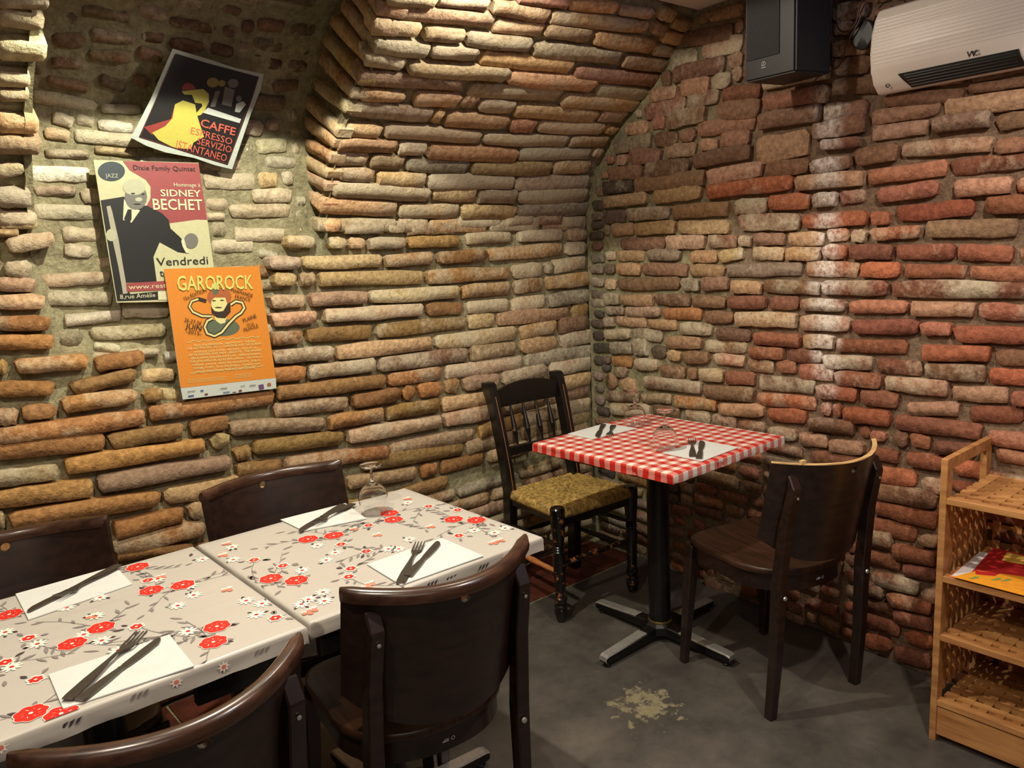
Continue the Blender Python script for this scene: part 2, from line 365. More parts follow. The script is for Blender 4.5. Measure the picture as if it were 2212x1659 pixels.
# ================================================================ BRICKS
DATA = {'left':[(-1480,1518,-1370,1511,36),(-1320,1508,-1246,1503,37),(-1238,1503,-1165,1499,38),(-1157,1499,-990,1496,39),(-981,1495,-729,1493,41),(-693,1499,-443,1502,43),(-408,1501,-139,1503,45),(-117,1497,14,1499,47),(-1555,1447,-1435,1441,41),(-1425,1441,-1098,1430,44),(-1090,1430,-864,1430,46),(-843,1429,-593,1429,49),(-583,1429,-138,1438,52),(-120,1437,17,1440,55),(-1543,1389,-1454,1383,44),(-1444,1383,-1380,1379,45),(-1369,1378,-915,1358,47),(-902,1358,-467,1348,52),(-452,1348,-268,1355,56),(-205,1358,14,1372,58),(-1558,1312,-1429,1308,43),(-1412,1307,-1176,1299,45),(-1168,1299,-745,1286,48),(-735,1286,-467,1283,52),(-446,1283,-272,1288,54),(-256,1287,39,1294,57),(-1564,1250,-1390,1246,44),(-1366,1245,-929,1230,47),(-912,1229,-728,1220,50),(-710,1219,-476,1208,52),(-461,1207,-261,1211,55),(-250,1210,47,1215,57),(-1574,1182,-1455,1182,44),(-1435,1182,-1166,1168,46),(-1151,1168,-715,1158,50),(-705,1158,-561,1154,53),(-550,1153,-115,1142,56),(-97,1142,21,1157,59),(-1578,1123,-1339,1106,48),(-1328,1105,-895,1092,52),(-878,1091,-441,1083,57),(-425,1082,-194,1087,60),(-182,1087,0,1091,63),(-1597,1058,-1452,1052,47),(-1446,1051,-1163,1039,50),(-1151,1038,-716,1024,54),(-706,1024,-450,1019,58),(-424,1018,-198,1014,61),(-181,1013,44,1022,63),(-1576,991,-1124,971,48),(-1116,970,-851,962,52),(-842,961,-414,952,56),(-398,952,29,947,61),(-1589,929,-1291,912,48),(-1280,912,-1064,908,51),(-1055,907,-992,906,52),(-979,905,-860,904,53),(-847,903,-770,901,55),(-756,900,-555,894,56),(-544,893,-274,892,59),(-260,891,20,891,62),(-1752,897,-1395,851,47),(-1385,850,-1147,842,50),(-1138,841,-878,833,53),(-865,832,-555,819,56),(-540,818,-283,818,59),(-266,817,17,818,62),(-1678,817,-1328,784,48),(-1313,782,-875,765,52),(-866,764,-578,760,56),(-563,759,-287,758,59),(-270,757,14,756,62),(-1745,748,-1579,733,46),(-1569,731,-1141,692,50),(-1129,691,-705,679,54),(-691,679,-435,691,58),(-419,690,11,691,62),(-1259,664,-773,623,49),(-758,622,-460,623,54),(-444,622,-241,626,56),(-223,625,8,629,58),(-1765,675,-1614,637,43),(-1330,607,-1012,574,48),(-995,573,-908,570,50),(-894,569,-663,562,52),(-648,560,-403,562,55),(-386,561,5,571,58),(-2370,1378,-2243,1372,39),(-2378,1319,-2238,1309,39),(-2385,1266,-2237,1254,40),(-2402,1197,-2363,1194,39),(-2347,1194,-2154,1181,43),(-2403,1135,-2252,1118,42),(-2213,1107,-2024,1124,40),(-2421,1055,-2353,1049,46),(-2348,1057,-2255,1050,41),(-2246,1064,-2031,1060,45),(-2422,1000,-2014,986,48),(-2007,992,-1580,980,47),(-2344,1569,-2285,1569,20),(-2339,1605,-2232,1603,44),(-2321,1532,-2195,1552,41),(-2337,1466,-2266,1468,43),(-2363,1429,-2261,1421,37),(-2434,958,-2139,933,47),(-2131,928,-1901,924,49),(-2446,876,-2274,867,46),(-2262,876,-1837,858,49),(-1823,861,-1756,864,47),(-2453,820,-2191,797,50),(-2180,803,-1762,784,50),(-2451,756,-2428,755,48),(-2420,748,-1999,716,50),(-1989,714,-1583,690,54),(-2335,649,-2165,637,49),(-2153,642,-1936,645,51),(-1925,642,-1861,645,53),(-2474,669,-2346,652,47),(-2162,591,-1871,578,55),(-2153,557,-1918,518,34),(-2421,1054,-2389,1055,39)],'vault':[(-2339,2247,-2230,2261,23),(-2337,2205,-2231,2206,46),(-2333,2110,-2221,2123,54),(-2330,2017,-2249,2025,43),(-2328,1965,-2250,1975,37),(-2329,1883,-2222,1885,52),(-2330,1824,-2219,1823,45),(-2338,1669,-2248,1673,47),(-2341,1608,-2235,1606,44),(-2333,1743,-2262,1757,33),(-1377,2427,-1204,2443,38),(-1198,2450,-1006,2463,39),(-995,2462,-754,2468,44),(-741,2464,-264,2495,47),(-915,2504,-695,2524,32),(-686,2517,-465,2541,34),(-453,2536,-271,2546,35),(-1392,2387,-956,2412,45),(-955,2402,-741,2413,49),(-735,2414,-509,2422,48),(-499,2419,-166,2427,51),(-1384,2330,-1212,2345,49),(-1200,2335,-1048,2347,42),(-1040,2340,-758,2355,47),(-742,2340,-306,2362,52),(-281,2348,0,2360,49),(-1357,2268,-1153,2278,46),(-1149,2278,-962,2291,45),(-941,2277,-509,2290,51),(-487,2274,-9,2288,53),(-1368,2219,-1214,2217,48),(-1201,2204,-786,2226,51),(-783,2214,-340,2227,57),(-315,2208,-14,2215,58),(-1357,2142,-948,2159,55),(-912,2140,-478,2164,57),(-451,2141,-20,2152,59),(-1318,2072,-1149,2079,39),(-1112,2076,-920,2086,52),(-915,2088,-841,2092,53),(-826,2075,-655,2081,56),(-646,2065,-195,2074,59),(-191,2079,-36,2088,53),(-1334,2012,-999,2008,59),(-994,2009,-951,2008,54),(-941,2001,-638,2005,61),(-624,1993,-492,2000,60),(-480,1995,-101,2011,58),(-1327,1927,-1171,1926,46),(-1166,1930,-733,1930,51),(-718,1924,-269,1935,49),(-258,1936,-34,1947,48),(-1334,1869,-1095,1871,46),(-1088,1865,-968,1868,45),(-959,1861,-512,1857,53),(-505,1865,-97,1881,56),(-1325,1815,-1193,1817,50),(-1185,1810,-1043,1811,51),(-1033,1801,-736,1799,52),(-727,1795,-290,1803,54),(-278,1807,-56,1818,57),(-1302,1757,-1154,1757,44),(-1143,1744,-925,1741,49),(-917,1738,-477,1737,56),(-469,1733,-29,1746,60),(-1320,1702,-890,1684,51),(-881,1684,-659,1680,53),(-652,1675,-442,1674,55),(-433,1674,-15,1682,58),(-1363,1641,-1030,1623,53),(-1022,1616,-731,1610,53),(-723,1609,-422,1605,56),(-413,1609,23,1620,61),(-1363,1571,-1025,1561,46),(-1014,1561,-874,1557,48),(-865,1557,-575,1555,50),(-565,1555,-277,1554,53),(-261,1554,28,1552,56)],'right':[(718,2155,917,2149,57),(612,2216,870,2192,54),(877,2207,917,2204,39),(555,2154,705,2141,67),(445,2039,600,2034,48),(609,2040,760,2030,56),(769,2032,865,2031,51),(868,2040,917,2041,46),(569,2097,834,2087,59),(506,2087,560,2095,54),(845,2088,917,2093,50),(757,2269,917,2255,39),(921,2040,997,2035,46),(920,2099,1268,2079,50),(920,2158,1267,2132,49),(920,2216,1266,2179,49),(1004,1985,1270,1978,43),(1276,2153,1399,2137,46),(1277,2107,1342,2100,44),(1278,2042,1409,2025,43),(1280,1986,1414,1973,50),(1277,1926,1457,1900,47),(405,1981,634,1989,63),(648,1986,806,1984,52),(819,1978,997,1964,47),(529,1925,741,1929,58),(796,1927,996,1909,64),(1005,1920,1268,1907,53),(293,1928,438,1923,46),(448,1933,522,1926,45),(691,1873,973,1863,55),(984,1858,1237,1852,54),(1245,1850,1405,1843,51),(218,1866,447,1869,59),(455,1866,593,1853,56),(601,1856,687,1859,43),(705,1813,801,1805,39),(811,1818,947,1813,51),(234,1808,302,1804,40),(319,1814,506,1797,62),(519,1810,691,1804,51),(675,1752,960,1761,52),(977,1756,1199,1767,84),(1208,1791,1406,1796,51),(1242,1746,1385,1737,33),(176,1753,394,1747,56),(404,1746,661,1743,60),(344,1689,739,1691,57),(747,1687,1007,1696,55),(1015,1688,1196,1686,49),(1203,1676,1360,1681,43),(1369,1689,1516,1695,50),(1522,1694,1789,1683,41),(1794,1672,1890,1670,38),(1420,1759,1603,1756,43),(1614,1755,1783,1751,43),(1791,1734,1886,1741,41),(1415,1806,1637,1805,45),(1646,1799,1883,1790,47),(1458,1851,1702,1829,38),(1709,1841,1881,1835,25),(1463,1902,1705,1878,33),(142,1698,336,1693,49),(742,1630,1136,1637,51),(1143,1627,1405,1625,47),(1411,1625,1667,1628,46),(1672,1627,1892,1630,45),(146,1635,419,1635,49),(451,1637,719,1639,56),(877,1566,1025,1563,52),(1030,1570,1206,1567,49),(1210,1567,1304,1567,44),(1310,1566,1406,1571,40),(1445,1562,1642,1572,46),(1689,1566,1848,1566,45),(1855,1562,1896,1561,39),(136,1568,279,1568,50),(287,1572,549,1568,51),(559,1564,850,1564,51),(899,1509,1169,1499,58),(1174,1495,1418,1498,44),(1428,1494,1496,1494,39),(1510,1502,1749,1510,45),(1777,1511,1899,1510,45),(134,1513,174,1511,42),(185,1511,328,1513,50),(338,1508,580,1506,51),(589,1505,859,1493,48),(1606,1451,1869,1445,47),(1429,1443,1595,1448,38),(239,1446,514,1442,48),(524,1446,736,1443,53),(743,1443,891,1438,47),(899,1442,957,1436,35),(965,1443,1103,1442,41),(1110,1438,1260,1437,43),(1266,1446,1352,1449,41),(1356,1439,1413,1440,37),(212,1396,395,1393,45),(409,1397,604,1393,43),(655,1385,794,1383,45),(800,1379,922,1398,43),(959,1391,1100,1388,45),(1107,1388,1246,1385,43),(1251,1392,1347,1390,45),(1353,1390,1509,1386,43),(1516,1386,1700,1380,46),(1703,1380,1861,1374,44),(126,1337,201,1337,43),(210,1337,373,1336,46),(380,1336,640,1332,48),(647,1332,829,1327,45),(835,1327,1175,1334,45),(1186,1337,1390,1330,51),(1396,1330,1533,1330,46),(1542,1327,1734,1324,40),(1744,1321,1910,1316,38),(130,1268,209,1269,43),(220,1269,597,1277,49),(606,1273,705,1275,46),(714,1275,850,1284,48),(858,1269,1006,1264,43),(1013,1271,1249,1268,44),(1255,1271,1497,1269,47),(1503,1269,1913,1274,50),(120,1199,231,1207,48),(242,1198,445,1204,46),(454,1208,653,1210,44),(662,1206,838,1208,45),(846,1208,1027,1210,47),(1037,1210,1162,1214,45),(1170,1211,1351,1211,39),(1356,1208,1563,1215,40),(1568,1209,1766,1214,43),(1771,1211,1917,1209,44),(131,1147,257,1152,35),(266,1148,485,1153,42),(495,1149,714,1154,47),(723,1143,872,1150,45),(881,1143,1159,1153,50),(1166,1146,1367,1150,50),(1373,1141,1601,1151,46),(1606,1148,1703,1154,38),(1708,1139,1920,1147,47),(115,1093,192,1100,40),(201,1102,398,1107,43),(403,1099,578,1105,41),(591,1093,768,1096,47),(786,1082,959,1085,45),(967,1075,1173,1078,46),(1179,1079,1304,1084,44),(1311,1075,1567,1085,44),(1612,1073,1817,1088,46),(1825,1077,1924,1083,44),(120,1035,294,1047,44),(312,1052,494,1051,50),(510,1028,712,1038,48),(724,1027,936,1036,49),(949,1019,1108,1028,43),(1116,1022,1260,1028,45),(1264,1014,1453,1025,46),(1462,1017,1615,1022,46),(1621,1017,1807,1027,47),(1810,1019,1927,1026,44),(150,975,305,987,48),(316,992,407,999,68),(417,979,510,982,50),(520,975,599,974,41),(607,970,752,983,47),(771,981,927,984,42),(936,970,1059,974,44),(1070,975,1157,984,42),(1163,967,1307,975,51),(1314,962,1488,969,49),(1494,963,1700,969,46),(1708,955,1870,970,43),(1878,962,1930,966,39),(161,913,302,922,44),(313,914,463,924,47),(479,901,628,908,49),(637,905,689,910,44),(695,907,825,917,47),(833,910,977,922,49),(988,909,1233,919,53),(1240,906,1401,913,47),(1406,904,1545,912,48),(1570,888,1734,908,42),(1759,900,1909,916,45),(103,817,197,819,64),(185,867,270,871,44),(215,812,318,819,53),(372,839,710,853,50),(720,842,973,855,54),(981,841,1242,858,46),(1253,843,1302,846,41),(1309,847,1343,849,40),(1348,836,1521,849,49),(1531,837,1803,851,48),(114,745,340,765,45),(351,763,539,783,43),(554,777,790,793,48),(799,778,1021,799,49),(1034,789,1204,807,47),(1211,781,1394,796,48),(1449,779,1507,785,32),(1529,786,1578,782,48),(1583,789,1652,789,40),(1663,778,1789,796,36),(1817,836,1938,840,42),(145,685,411,714,54),(428,717,588,732,51),(613,723,750,735,49),(764,726,886,737,47),(894,723,1022,736,42),(1034,719,1165,730,44),(1172,717,1291,731,46),(1297,718,1427,729,44),(1434,716,1548,722,39),(1576,724,1696,732,43),(1840,788,1941,790,37),(1721,728,1809,728,48),(1450,646,1608,661,52),(1441,590,1681,602,55),(1457,533,1683,539,52),(1401,519,1449,525,41),(1424,463,1621,477,53),(1411,418,1539,434,47),(1626,646,1699,653,50),(1217,661,1429,675,48),(1414,406,1533,418,41),(1541,398,1685,414,47),(1625,461,1690,473,35),(1420,346,1569,358,45),(1576,345,1684,358,40),(1417,294,1454,290,43),(1469,280,1639,298,46),(1642,277,1694,286,43),(1419,232,1517,238,42),(1528,223,1682,245,46),(1421,169,1549,185,42),(1549,165,1685,187,43),(1422,114,1577,126,46),(1588,111,1688,121,46),(1444,42,1550,61,48),(1557,37,1683,56,50),(521,30,597,23,32),(726,124,786,128,37),(771,79,873,83,52),(716,8,812,11,45),(881,100,990,121,39),(911,52,990,58,43),(1147,160,1260,171,40),(1268,232,1327,226,45),(1126,105,1182,111,37),(1269,168,1348,175,32),(1316,229,1347,232,32),(1119,54,1197,62,37),(1119,13,1205,11,37),(1214,95,1343,109,36),(1265,54,1351,41,39),(663,323,814,325,40),(527,289,640,302,38),(504,182,600,193,39)],'niche':[(-2196,1956,-2021,1934,37),(-2015,1932,-1897,1935,27),(-2149,1902,-2093,1885,33),(-2087,1900,-2034,1890,30),(-2029,1884,-1925,1879,32),(-2098,1849,-1893,1841,37),(-2177,1856,-2107,1847,31),(-2181,1798,-2059,1794,25),(-2047,1811,-1928,1805,22),(-2230,1739,-2066,1738,44),(-2226,1690,-2108,1690,29),(-2104,1678,-2042,1671,45),(-2233,1632,-2052,1625,43),(-1729,1721,-1547,1725,50),(-1542,1730,-1464,1732,49),(-1453,1737,-1405,1737,43),(-1538,1840,-1421,1850,44),(-1577,1905,-1502,1900,48),(-1548,1983,-1424,1982,48),(-1481,2026,-1385,2044,39),(-1493,1915,-1447,1917,39),(-1572,1674,-1417,1679,45),(-1654,1626,-1431,1623,47),(-1727,1564,-1665,1563,46),(-1647,1548,-1459,1542,45),(-1735,1608,-1668,1607,24),(-2155,1995,-2043,1980,29),(-1990,2064,-1942,2065,30),(-1917,2085,-1838,2076,39),(-2046,2063,-1925,2071,34),(-1926,2015,-1873,2007,35),(-2018,2007,-1939,1989,34),(-2238,1430,-2047,1429,39),(-2237,1381,-2051,1364,44),(-2033,1328,-1889,1315,48),(-2166,1564,-2056,1559,41),(-2168,1519,-2087,1507,39),(-1727,1508,-1576,1510,44),(-1460,1511,-1372,1505,46),(-1461,1444,-1407,1441,41),(-1411,1378,-1350,1374,37),(-1541,1315,-1432,1311,47),(-1566,1484,-1494,1466,30),(-2138,1193,-1937,1182,28),(-2006,1115,-1900,1104,38),(-2229,1262,-2152,1254,48),(-2133,1261,-1906,1250,41),(-2130,1224,-2050,1205,27),(-2013,1064,-1890,1034,38),(-2235,1130,-2206,1117,40)]}
CHEEK = [(-0.028,1.632,0.105,1.689),(-0.061,1.696,0.100,1.757),(-0.083,1.740,0.105,1.811),(-0.113,1.790,0.085,1.864),(-0.149,1.833,0.051,1.934),(-0.179,1.867,0.046,2.008),(-0.249,1.932,-0.038,2.050),(-0.297,1.967,-0.100,2.120),(-0.346,2.002,-0.14,2.176),(-0.411,2.048,-0.195,2.218),(-0.448,2.075,-0.27,2.250),(-0.497,2.119,-0.33,2.27),(-0.543,2.159,-0.40,2.29)]
ASP = [1.1,1.8,2.8,4.0,5.5,7.5,10]
def brick_mesh(A, seed):
    r = random.Random(seed); b = nb(); n = 5
    e = .22*r.uniform(.6,1.4); X = [-A/2+e+(A-2*e)*i/(n-1) for i in range(n)]
    j = lambda k: r.uniform(-k,k)
    out = []
    for i, x in enumerate(X): out.append((x+j(.05), .5-(.03 if i in (0,4) else 0)+j(.06)))
    out += [(A/2-j(.06), .26+j(.08)), (A/2-abs(j(.12)), -.26+j(.08))]
    for i, x in enumerate(X[::-1]): out.append((x+j(.05), -.5+(.03 if i in (0,4) else 0)+j(.06)))
    out += [(-A/2+abs(j(.12)), -.26+j(.08)), (-A/2+j(.06), .26+j(.08))]
    cx = 0
    def ring(y, ins, jy=0):
        R_ = []
        for x, z in out:
            x2 = x-math.copysign(min(ins*1.1,abs(x)*.5), x) if abs(x) > A/2-.35 else x; z2 = z*(1-2*ins)
            R_.append(b.verts.new((x2, y+j(jy), z2)))
        return R_
    R0 = ring(.06,0); R1 = ring(.0045,.0,.0015); R2 = ring(.0,.055,.0018)
    m_ = len(out)
    for a, c in ((R0,R1),(R1,R2)):
        for i in range(m_): b.faces.new((a[i],c[i],c[(i+1)%m_],a[(i+1)%m_]))
    # face strip: top 0..4, right 5,6, bottom 7..11, left 12,13
    for i in range(4): b.faces.new((R2[i],R2[11-i],R2[10-i],R2[i+1]))
    b.faces.new((R2[4],R2[7],R2[6],R2[5])); b.faces.new((R2[0],R2[13],R2[12],R2[11]))
    bmesh.ops.recalc_face_normals(b, faces=b.faces[:])
    me = bpy.data.meshes.new('brick'); b.to_mesh(me); b.free(); me.materials.append(BRICK)
    me.polygons.foreach_set('use_smooth',[True]*len(me.polygons)); me.set_sharp_from_angle(angle=radians(28)); return me
BM = {k: [brick_mesh(A, 100*k+v) for v in range(7)] for k, A in enumerate(ASP)}
def lerp(a,b,t): return a+(b-a)*t
def pick(pal, r):
    tot = sum(w_ for w_,_ in pal); x = r.random()*tot
    for w_, c in pal:
        x -= w_
        if x <= 0: return c
    return pal[-1][1]
ORANGE=(170,118,66); OCHRE=(164,124,70); TAN=(186,160,116); PINK=(180,150,122); GREY=(142,134,120); DARKG=(84,79,73); CREAM=(208,194,160); RED=(156,96,70); DRED=(134,86,66); BROWN=(130,102,78); WHITE=(222,220,208); MUD=(168,158,126); PEACH=(206,168,118)
def colour(kind, x, z, r):
    """x, z wall coordinates in metres"""
    if kind == 'left':
        t = min(1,max(0,(x+1.7)/1.2)); g = min(1,max(0,(x+.55)/.5))
        pal = [(3*(1-t)+.5,ORANGE),(1.2*(1-t)+1.6*t,OCHRE),(.6+1.6*t,TAN),(.5+1.3*t,PINK),(.1+1.3*g,GREY),(.3*t+.6*g,BROWN)]
        if z > 1.35 and x < -1.2: pal = [(2,TAN),(2,PEACH),(1,PINK)]
        al = .30+.12*t+(.12 if z > 1.2 and t > .3 else 0)
    elif kind in ('vault','pier'):
        t = min(1,max(0,(x+1.2)/1.1))
        pal = [(2.2*(1-t)+.6,PEACH),(2,TAN),(1,PINK),(.7,CREAM),(.5,GREY),(1.2*t,OCHRE),(1.3*t,BROWN)]
        if z > 1.9: pal = [(2,PEACH),(2,PINK),(1,TAN),(.6,CREAM),(1.4*t,(178,128,104))]
        al = .44
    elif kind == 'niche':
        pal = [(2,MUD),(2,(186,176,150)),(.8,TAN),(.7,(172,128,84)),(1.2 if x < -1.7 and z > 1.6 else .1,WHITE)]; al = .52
        if z > 1.98: pal = [(1,BROWN),(1,(128,112,88)),(1,(120,92,74))]; al = .3  # upper niche bricks browned, the shade up there put into their colour
    else:
        s = x; t = min(1,max(0,(s-.85)/.55)); c = min(1,max(0,(.65-s)/.6)); low = min(1,max(0,(.95-z)/.3)) if s > .3 else 0; t = max(t, low*.45)
        pal = [(2.8*c+.5*(1-t),GREY),(1.0*c+.02,DARKG),(.8*c+.1,CREAM),(1.7*(1-t),TAN),(1.2*(1-t)+.3,BROWN),(1.0*(1-t)+.6,PINK),(.2+3.0*t,RED),(1.5*t+.2*low,(188,108,72)),(1.4*t+.15,DRED),(.5*(1-t)+low*.5,ORANGE),(1.2*t,(178,122,98))]
        if s < .13: pal = [(2,DARKG),(1.5,GREY),(1,BROWN)]
        if z > 1.65: pal = [(2*c,GREY),(.8*c,DARKG),(1.6,PINK),(1.3,(170,126,102)),(1,BROWN),(1.6*t,DRED)]
        al = .36-.06*t
    cc = pick(pal, r); tw = sum(w_ for w_,_ in pal); mn = [sum(w_*c_[i] for w_,c_ in pal)/tw for i in range(3)]; cc = [q*.68+m_*.32 for q,m_ in zip(cc,mn)] if kind == 'right' else [q*.85+m_*.15 for q,m_ in zip(cc,mn)]; g_ = sum(cc)/3; k = r.uniform(.88,1.16)*1.04; ds = .84 if kind != 'right' else .90; tn = (.95,.92,.93) if kind == 'right' else (1,1,1); v = [min(250,tn[i_]*(g_+(q-g_)*ds)*k*r.uniform(.97,1.03)) for i_,q in enumerate(cc)]
    return S(*v)[:3]+(max(0,min(1,al+r.uniform(-.22,.2))),)
placed = []
def put(kind, s0, a0, s1, a1, h, r, prot=None, col=None, parent=None, X=None):
    """one brick between two wall points"""
    sm, am = (s0+s1)/2, (a0+a1)/2
    P0 = surf(kind,s0,a0)[0]; P1 = surf(kind,s1,a1)[0]; p, _, y, z = surf(kind, sm, am)
    xd = (P1-P0); Lx = xd.length; xd.normalize(); y = (y-xd*y.dot(xd)).normalized(); z = xd.cross(y)
    A = Lx/h; k = min(range(len(ASP)), key=lambda i: abs(math.log(ASP[i]/A)))
    pr_ = r.uniform(-.004,.008) if prot is None else prot
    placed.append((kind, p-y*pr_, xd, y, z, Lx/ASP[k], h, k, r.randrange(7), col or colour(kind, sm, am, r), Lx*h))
cov = {}
def mark(kind, s0,a0,s1,a1,h):
    n = max(2,int(abs(s1-s0)/.008)+1)
    for i in range(n+1):
        t = i/n; s = lerp(s0,s1,t); a = lerp(a0,a1,t)
        q = -h/2-.004
        while q <= h/2+.004:
            cov[kind, int(round(s*100)), int(round((a+q)*100))] = 1; q += .009
r0 = random.Random(3)
for kind, rows in DATA.items():
    for s0,a0,s1,a1,h in rows:
        s0,a0,s1,a1,h = s0/1000,a0/1000,s1/1000,a1/1000,h/1000
        pr_ = None; col = None
        if kind == 'right' and 1.0 < s0 < 1.15 and 1.73 < a0 < 1.79: pr_ = .03; col = S(222,196,180)[:3]+(.55,)
        if kind == 'right' and h > .065 and s0 < .9: col = S(160,148,126)[:3]+(.5,)
        if kind == 'right': pr_ = r0.uniform(-.005,.011) if pr_ is None else pr_
        if kind == 'left': pr_ = r0.uniform(-.003,.013)
        if kind == 'niche': pr_ = r0.uniform(-.003,.006)
        ins = .0015*(1 if s1 > s0 else -1)
        if kind == 'niche' : h *= 1.04
        else: h *= 1.10
        put(kind, s0+ins, a0, s1-ins, a1, h, r0, pr_, col); mark(kind, s0,a0,s1,a1,h)
# fill what the photograph hides (behind tables, chairs, posters, beyond the frame)
def fill(kind, sA, sB, aA, aB, ok, hh, Lmin, Lmax, prot, r):
    a = aA
    while a < aB:
        h = r.uniform(*hh); na = int(h*100)+1; s = sA+r.uniform(0,.05); run = None
        while s < sB+.01:
            si = int(round(s*100)); ai = int(round(a*100))
            free = s < sB and ok(s,a+h/2) and all((kind,si,ai+q) not in cov for q in range(na))
            if free and run is None: run = s; lim = r.uniform(Lmin,Lmax)
            if run is not None and (not free or s-run > lim):
                if s-run > .05:
                    j = r.uniform(-.003,.003)
                    put(kind, run+.004, a+h/2+j, s-.006, a+h/2-j, h*.92, r, r.uniform(*prot)); mark(kind, run, a+h/2, s-.01, a+h/2, h*.9)
                run = None
            s += .01
        a += .012
r1 = random.Random(11)
fill('left',-3.65,0.0,.02,1.56,lambda s,a: not in_niche(s,a),(.045,.056),.16,.36,(-.002,.009),r1)
fill('right',.0,3.0,.02,2.28,lambda s,a: (s > vv(a)+.02),(.034,.048),.09,.26,(-.010,.003),r1)
fill('vault',-3.65,-.02,1.6,2.56,lambda s,a: (s > XG+.02 or s < XP-.02) and arc_pt(a)[1] < ZC-.02,(.045,.052),.14,.32,(-.003,.007),r1)
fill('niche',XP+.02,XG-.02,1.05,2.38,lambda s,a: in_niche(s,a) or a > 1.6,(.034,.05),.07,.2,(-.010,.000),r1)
# cheek bricks
for i, (y0,z0,y1,z1) in enumerate(CHEEK):
    P0 = Vector((XG-.002,y1,z1)); P1 = Vector((XG-.002,y0-.004,z0)); xd = P1-P0; Lx = xd.length; xd.normalize(); y = Vector((1,0,0)); z = xd.cross(y)
    k = min(range(len(ASP)), key=lambda q: abs(math.log(ASP[q]/(Lx/.05)))); c = S(*[q*r1.uniform(.9,1.06) for q in PEACH])[:3]+(.5,)
    placed.append(('cheek',(P0+P1)/2-y*.004,xd,y,z,Lx/ASP[k],.043,k,r1.randrange(7),c,.02))
z = 1.62
while z < 2.26:                                                      # the pier's hidden cheek faces the niche
    y0 = -vv(z)+.06; y1 = nback(z)+.02; P0 = Vector((XP-.006,y0,z)); P1 = Vector((XP-.006,y1,z+.03)); xd = P1-P0; Lx = xd.length; xd.normalize(); y = Vector((-1,0,0)); zz = xd.cross(y)
    k = min(range(len(ASP)), key=lambda q: abs(math.log(ASP[q]/(Lx/.05)))); placed.append(('cheekp',(P0+P1)/2-y*.004,xd,y,zz,Lx/ASP[k],.045,k,r1.randrange(7),S(*PEACH)[:3]+(.4,),.01)); z += .058
parents = {'left':wall_left,'niche':wall_niche,'right':wall_right,'cheek':wall_vault,'cheekp':wall_pier}
camp = cam.matrix_world.translation
groups = {}
for it in placed:
    par = parents.get(it[0]) or (wall_vault if it[1].x > (XG+XP)/2 else wall_pier)
    groups.setdefault(par.name, (par, []))[1].append(it)
Rm = Matrix((rx,ru,rf))
def inview(p):
    q = Rm @ (p-camp); return q.z > 0 and abs(q.x/q.z) < .70 and abs(q.y/q.z) < .53
def sharemat(par): return par
for name, (par, items) in groups.items():
    items.sort(key=lambda it: -(it[10]/(it[1]-camp).length_squared)*(1 if inview(it[1]) else .01))
    for it in items[:300]:
        _, p, xd, y, z, sx_, h, k, vi, col, _a = it
        o = bpy.data.objects.new('brick', BM[k][vi]); C.objects.link(o); o.parent = par
        o.matrix_world = Matrix((xd*sx_, y, z*h)).transposed().to_4x4(); o.matrix_world.translation = p; o.color = col
        o.matrix_world = Matrix.Translation(p) @ Matrix((xd*sx_, y, z*h)).transposed().to_4x4()
    rest = items[300:]
    # the remainder, joined by tint so that each keeps a colour of its own
    nt_ = 1
    if rest:
        b = nb(); lay = b.verts.layers.float_color.new('Col')
        for it in rest:
            _, p, xd, y, z, sx_, h, k, vi, col, _a = it
            M_ = Matrix.Translation(p) @ Matrix((xd*sx_, y, z*h)).transposed().to_4x4()
            n0 = len(b.verts); b.from_mesh(BM[k][vi]); b.verts.ensure_lookup_table()
            for v in b.verts[n0:]: v.co = M_ @ v.co; v[lay] = col
        for f in b.faces: f.material_index = 0
        o = link('small_bricks', b, BRICKJ, par, True); o['kind'] = 'stuff'; o.color = S(*((150,104,80) if par is wall_right else (176,140,104)))[:3]+(.4,)
